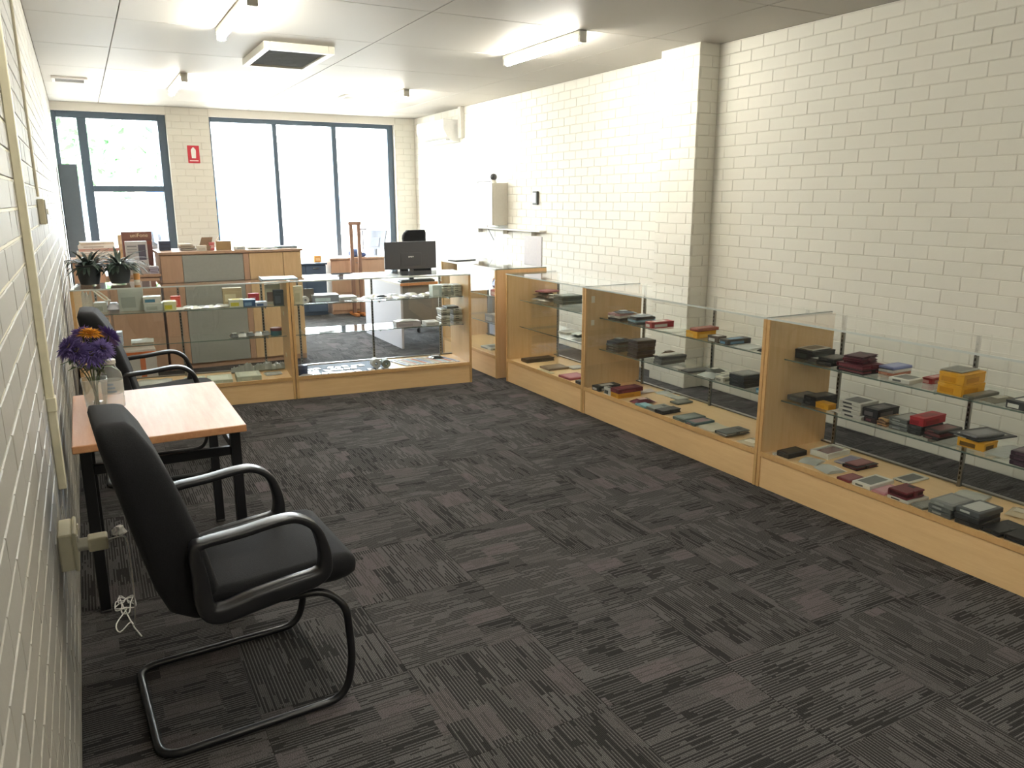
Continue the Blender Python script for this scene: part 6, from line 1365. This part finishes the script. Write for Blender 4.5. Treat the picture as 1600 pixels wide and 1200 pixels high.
    ('flat', 'flat_box', 'grey cream boxed pack in the two stacks by the wooden panel, middle shelf', 'box', 'grey cream packs on the middle shelf', 'B', 1.347, 0.2065, 0.515, 0.085, 0.14, 0.019, -1.5, 'c9c7be', '5f5e58'),
    ('flat', 'flat_box', 'grey cream boxed pack in the two stacks by the wooden panel, middle shelf', 'box', 'grey cream packs on the middle shelf', 'B', 1.3465, 0.2041, 0.5352, 0.085, 0.14, 0.019, 2.2, '9a988c', '84837a'),
    ('flat', 'flat_box', 'grey cream boxed pack in the two stacks by the wooden panel, middle shelf', 'box', 'grey cream packs on the middle shelf', 'B', 1.3441, 0.208, 0.5554, 0.085, 0.14, 0.019, -0.5, 'b5b3a4', '5f5e58'),
    ('flat', 'flat_box', 'grey cream boxed pack in the two stacks by the wooden panel, middle shelf', 'box', 'grey cream packs on the middle shelf', 'B', 1.3516, 0.2022, 0.5756, 0.085, 0.14, 0.019, -2.9, 'c9c7be', '84837a'),
    ('flat', 'flat_box', 'grey cream boxed pack in the two stacks by the wooden panel, middle shelf', 'box', 'grey cream packs on the middle shelf', 'B', 1.3507, 0.2076, 0.5958, 0.085, 0.14, 0.019, -2.1, '9a988c', '5f5e58'),
    ('flat', 'flat_box', 'grey cream boxed pack in the two stacks by the wooden panel, middle shelf', 'box', 'grey cream packs on the middle shelf', 'B', 1.3483, 0.2048, 0.616, 0.085, 0.14, 0.019, -1.6, 'b5b3a4', '84837a'),
    ('flat', 'flat_box', 'grey cream boxed pack in the two stacks by the wooden panel, middle shelf', 'box', 'grey cream packs on the middle shelf', 'B', 1.3454, 0.2076, 0.6362, 0.085, 0.14, 0.019, 1.3, 'c9c7be', '5f5e58'),
    ('flat', 'flat_box', 'grey cream boxed pack in the two stacks by the wooden panel, middle shelf', 'box', 'grey cream packs on the middle shelf', 'B', 1.4607, 0.2084, 0.515, 0.085, 0.14, 0.019, 3.0, 'c9c7be', '5f5e58'),
    ('flat', 'flat_box', 'grey cream boxed pack in the two stacks by the wooden panel, middle shelf', 'box', 'grey cream packs on the middle shelf', 'B', 1.4581, 0.2078, 0.5352, 0.085, 0.14, 0.019, 2.6, '9a988c', '84837a'),
    ('flat', 'flat_box', 'grey cream boxed pack in the two stacks by the wooden panel, middle shelf', 'box', 'grey cream packs on the middle shelf', 'B', 1.4598, 0.2019, 0.5554, 0.085, 0.14, 0.019, 2.0, 'b5b3a4', '5f5e58'),
    ('flat', 'flat_box', 'grey cream boxed pack in the two stacks by the wooden panel, middle shelf', 'box', 'grey cream packs on the middle shelf', 'B', 1.4624, 0.2034, 0.5756, 0.085, 0.14, 0.019, 0.7, 'c9c7be', '84837a'),
    ('flat', 'flat_box', 'grey cream boxed pack in the two stacks by the wooden panel, middle shelf', 'box', 'grey cream packs on the middle shelf', 'B', 1.4623, 0.2058, 0.5958, 0.085, 0.14, 0.019, 0.9, '9a988c', '5f5e58'),
    ('flat', 'flat_box', 'grey cream boxed pack in the two stacks by the wooden panel, middle shelf', 'box', 'grey cream packs on the middle shelf', 'B', 1.4602, 0.203, 0.616, 0.085, 0.14, 0.019, -2.8, 'b5b3a4', '84837a'),
    ('flat', 'flat_box', 'grey cream boxed pack in the two stacks by the wooden panel, middle shelf', 'box', 'grey cream packs on the middle shelf', 'B', 1.4604, 0.2035, 0.6362, 0.085, 0.14, 0.019, 2.1, 'c9c7be', '5f5e58'),
    ('flat', 'flat_box', 'dark flat pack on top of the stacks, middle shelf', 'box', 'goods in the showcase of white cards', 'B', 1.4127, 0.2, 0.6575, 0.11, 0.13, 0.018, 1.6, '4d4e4a', '6a6b66'),
    ('flat', 'flat_box', 'white flat pack alone on the middle shelf', 'box', 'goods in the showcase of white cards', 'B', 0.2995, 0.2156, 0.515, 0.14, 0.12, 0.008, 14.5, 'd6dae2', 'b0b6c4'),
    ('mat', 'display_mat', 'blue grey display mat under the white cards on the showcase floor', 'mat', '', 'B', 0.42, 0.26, 0.175, 0.74, 0.42, 0.002, 0, '4a5c76', '55677f'),
    ('flat', 'white_card', 'small white card laid out in rows on the showcase floor', 'card', 'white cards on the showcase floor', 'B', 0.1407, 0.0917, 0.1775, 0.05, 0.075, 0.005, 11.0, 'e3e3e6', 'c2c4cc'),
    ('flat', 'white_card', 'small white card laid out in rows on the showcase floor', 'card', 'white cards on the showcase floor', 'B', 0.1872, 0.086, 0.1775, 0.05, 0.075, 0.005, 2.9, 'e3e3e6', 'd8d8dc'),
    ('flat', 'white_card', 'small white card laid out in rows on the showcase floor', 'card', 'white cards on the showcase floor', 'B', 0.2477, 0.0756, 0.1775, 0.05, 0.075, 0.005, -11.7, 'e3e3e6', 'b4a8a8'),
    ('flat', 'white_card', 'small white card laid out in rows on the showcase floor', 'card', 'white cards on the showcase floor', 'B', 0.304, 0.0814, 0.1775, 0.05, 0.075, 0.005, 2.7, 'e3e3e6', 'c2c4cc'),
    ('flat', 'white_card', 'small white card laid out in rows on the showcase floor', 'card', 'white cards on the showcase floor', 'B', 0.356, 0.0671, 0.1775, 0.05, 0.075, 0.005, 7.9, 'e3e3e6', 'd8d8dc'),
    ('flat', 'white_card', 'small white card laid out in rows on the showcase floor', 'card', 'white cards on the showcase floor', 'B', 0.4079, 0.0685, 0.1775, 0.05, 0.075, 0.005, 13.4, 'e3e3e6', 'b4a8a8'),
    ('flat', 'white_card', 'small white card laid out in rows on the showcase floor', 'card', 'white cards on the showcase floor', 'B', 0.4622, 0.065, 0.1775, 0.05, 0.075, 0.005, 9.6, 'e3e3e6', 'c2c4cc'),
    ('flat', 'white_card', 'small white card laid out in rows on the showcase floor', 'card', 'white cards on the showcase floor', 'B', 0.5264, 0.0655, 0.1775, 0.05, 0.075, 0.005, 6.5, 'e3e3e6', 'd8d8dc'),
    ('flat', 'white_card', 'small white card laid out in rows on the showcase floor', 'card', 'white cards on the showcase floor', 'B', 0.6409, 0.0758, 0.1775, 0.05, 0.075, 0.005, 10.9, 'e3e3e6', 'b4a8a8'),
    ('flat', 'white_card', 'small white card laid out in rows on the showcase floor', 'card', 'white cards on the showcase floor', 'B', 0.7123, 0.0739, 0.1775, 0.05, 0.075, 0.005, -3.1, 'e3e3e6', 'c2c4cc'),
    ('flat', 'white_card', 'small white card laid out in rows on the showcase floor', 'card', 'white cards on the showcase floor', 'B', 0.7707, 0.0774, 0.1775, 0.05, 0.075, 0.005, 13.3, 'e3e3e6', 'd8d8dc'),
    ('flat', 'white_card', 'small white card laid out in rows on the showcase floor', 'card', 'white cards on the showcase floor', 'B', 0.1333, 0.174, 0.1775, 0.05, 0.075, 0.005, 5.3, 'e3e3e6', 'b4a8a8'),
    ('flat', 'white_card', 'small white card laid out in rows on the showcase floor', 'card', 'white cards on the showcase floor', 'B', 0.1881, 0.1781, 0.1775, 0.05, 0.075, 0.005, -9.1, 'e3e3e6', 'c2c4cc'),
    ('flat', 'white_card', 'small white card laid out in rows on the showcase floor', 'card', 'white cards on the showcase floor', 'B', 0.2846, 0.1733, 0.1775, 0.05, 0.075, 0.005, 7.2, 'e3e3e6', 'd8d8dc'),
    ('flat', 'white_card', 'small white card laid out in rows on the showcase floor', 'card', 'white cards on the showcase floor', 'B', 0.3406, 0.1903, 0.1775, 0.05, 0.075, 0.005, -5.0, 'e3e3e6', 'b4a8a8'),
    ('flat', 'white_card', 'small white card laid out in rows on the showcase floor', 'card', 'white cards on the showcase floor', 'B', 0.3951, 0.1803, 0.1775, 0.05, 0.075, 0.005, -13.2, 'e3e3e6', 'c2c4cc'),
    ('flat', 'white_card', 'small white card laid out in rows on the showcase floor', 'card', 'white cards on the showcase floor', 'B', 0.4577, 0.1924, 0.1775, 0.05, 0.075, 0.005, -10.3, 'e3e3e6', 'd8d8dc'),
    ('flat', 'white_card', 'small white card laid out in rows on the showcase floor', 'card', 'white cards on the showcase floor', 'B', 0.5157, 0.1946, 0.1775, 0.05, 0.075, 0.005, -9.4, 'e3e3e6', 'b4a8a8'),
    ('flat', 'white_card', 'small white card laid out in rows on the showcase floor', 'card', 'white cards on the showcase floor', 'B', 0.7134, 0.1917, 0.1775, 0.05, 0.075, 0.005, -0.0, 'e3e3e6', 'c2c4cc'),
    ('flat', 'white_card', 'small white card laid out in rows on the showcase floor', 'card', 'white cards on the showcase floor', 'B', 0.0891, 0.2947, 0.1775, 0.05, 0.075, 0.005, -9.3, 'e3e3e6', 'd8d8dc'),
    ('flat', 'white_card', 'small white card laid out in rows on the showcase floor', 'card', 'white cards on the showcase floor', 'B', 0.1589, 0.2684, 0.1775, 0.05, 0.075, 0.005, 13.2, 'e3e3e6', 'b4a8a8'),
    ('flat', 'white_card', 'small white card laid out in rows on the showcase floor', 'card', 'white cards on the showcase floor', 'B', 0.2153, 0.2848, 0.1775, 0.05, 0.075, 0.005, 11.4, 'e3e3e6', 'c2c4cc'),
    ('flat', 'white_card', 'small white card laid out in rows on the showcase floor', 'card', 'white cards on the showcase floor', 'B', 0.3316, 0.2865, 0.1775, 0.05, 0.075, 0.005, -13.2, 'e3e3e6', 'd8d8dc'),
    ('flat', 'white_card', 'small white card laid out in rows on the showcase floor', 'card', 'white cards on the showcase floor', 'B', 0.3936, 0.2712, 0.1775, 0.05, 0.075, 0.005, -13.0, 'e3e3e6', 'b4a8a8'),
    ('flat', 'white_card', 'small white card laid out in rows on the showcase floor', 'card', 'white cards on the showcase floor', 'B', 0.4586, 0.2945, 0.1775, 0.05, 0.075, 0.005, 3.0, 'e3e3e6', 'c2c4cc'),
    ('flat', 'white_card', 'small white card laid out in rows on the showcase floor', 'card', 'white cards on the showcase floor', 'B', 0.5338, 0.2702, 0.1775, 0.05, 0.075, 0.005, -8.0, 'e3e3e6', 'd8d8dc'),
    ('flat', 'white_card', 'small white card laid out in rows on the showcase floor', 'card', 'white cards on the showcase floor', 'B', 0.595, 0.2855, 0.1775, 0.05, 0.075, 0.005, 13.4, 'e3e3e6', 'b4a8a8'),
    ('flat', 'white_card', 'small white card laid out in rows on the showcase floor', 'card', 'white cards on the showcase floor', 'B', 0.7141, 0.285, 0.1775, 0.05, 0.075, 0.005, 9.6, 'e3e3e6', 'c2c4cc'),
    ('roll', 'paper_roll', 'white paper roll lying on the showcase floor among cards', 'roll', 'goods in the showcase of white cards', 'B', 0.6947, 0.135, 0.1835, 0.08, 0.09, 0.08, -1.2, 'cfcfd0', '8a8a8e'),
    ('roll', 'paper_roll', 'grey green roll lying against the white one', 'roll', 'goods in the showcase of white cards', 'B', 0.7739, 0.095, 0.1835, 0.075, 0.09, 0.075, -1.4, '8d9690', '5f6863'),
    ('flat', 'card_strip', 'long pale strip of cards slanting across the showcase floor', 'strip', 'card strips on the showcase floor', 'B', 0.93, 0.26, 0.175, 0.038, 0.32, 0.006, 18, 'd9dbe4', '7f95c4'),
    ('flat', 'card_strip', 'long pale strip of cards slanting across the showcase floor', 'strip', 'card strips on the showcase floor', 'B', 0.977, 0.26, 0.175, 0.038, 0.32, 0.006, 18, 'dcd8d2', 'b5b0a8'),
    ('flat', 'card_strip', 'long pale strip of cards slanting across the showcase floor', 'strip', 'card strips on the showcase floor', 'B', 1.024, 0.26, 0.175, 0.038, 0.32, 0.006, 18, 'e0d9d4', 'c98a84'),
    ('flat', 'card_strip', 'long pale strip of cards slanting across the showcase floor', 'strip', 'card strips on the showcase floor', 'B', 1.071, 0.26, 0.175, 0.038, 0.32, 0.006, 18, 'd4dae2', '8fb0c8'),
    ('flat', 'card_strip', 'long pale strip of cards slanting across the showcase floor', 'strip', 'card strips on the showcase floor', 'B', 1.118, 0.26, 0.175, 0.038, 0.32, 0.006, 18, 'e2dcd0', 'cc6a5c'),
    ('flat', 'card_strip', 'long pale strip of cards slanting across the showcase floor', 'strip', 'card strips on the showcase floor', 'B', 1.165, 0.26, 0.175, 0.038, 0.32, 0.006, 18, 'd9dbe4', '7f95c4'),
    ('flat', 'card_strip', 'long pale strip of cards slanting across the showcase floor', 'strip', 'card strips on the showcase floor', 'B', 1.212, 0.26, 0.175, 0.038, 0.32, 0.006, 18, 'dcd8d2', 'b5b0a8'),
    ('flat', 'card_strip', 'long pale strip of cards slanting across the showcase floor', 'strip', 'card strips on the showcase floor', 'B', 1.259, 0.26, 0.175, 0.038, 0.32, 0.006, 18, 'e0d9d4', 'c98a84'),
    ('flat', 'card_strip', 'long pale strip of cards slanting across the showcase floor', 'strip', 'card strips on the showcase floor', 'B', 1.306, 0.26, 0.175, 0.038, 0.32, 0.006, 18, 'd4dae2', '8fb0c8'),
    ('flat', 'card_strip', 'long pale strip of cards slanting across the showcase floor', 'strip', 'card strips on the showcase floor', 'B', 1.353, 0.26, 0.175, 0.038, 0.32, 0.006, 18, 'e2dcd0', 'cc6a5c'),
    ('flat', 'card_strip', 'long pale strip of cards slanting across the showcase floor', 'strip', 'card strips on the showcase floor', 'B', 1.4, 0.26, 0.175, 0.038, 0.32, 0.006, 18, 'd9dbe4', '7f95c4'),
    ('pack', 'case_pouch', 'black and white pouch at the wooden panel, showcase floor', 'pouch', 'goods in the showcase of white cards', 'B', 1.3054, 0.34, 0.183, 0.12, 0.12, 0.022, -0.1, '3f4146', 'dfe0e2'),
    ('tin', 'round_tin', 'dark blue round tin at the panel on the showcase floor', 'tin', 'goods in the showcase of white cards', 'B', 0.072, 0.1096, 0.175, 0.08, 0.09, 0.085, 0.2, '3a4668', '5a6688'),
    ('pack', 'case_pouch', 'white pouch at the front edge before the blue tin', 'pouch', 'goods in the showcase of white cards', 'B', 0.094, 0.0537, 0.175, 0.12, 0.035, 0.02, 0.2, 'cfd0d4', 'a8a9b0'),
]
for row in ITEMS: item(*row)
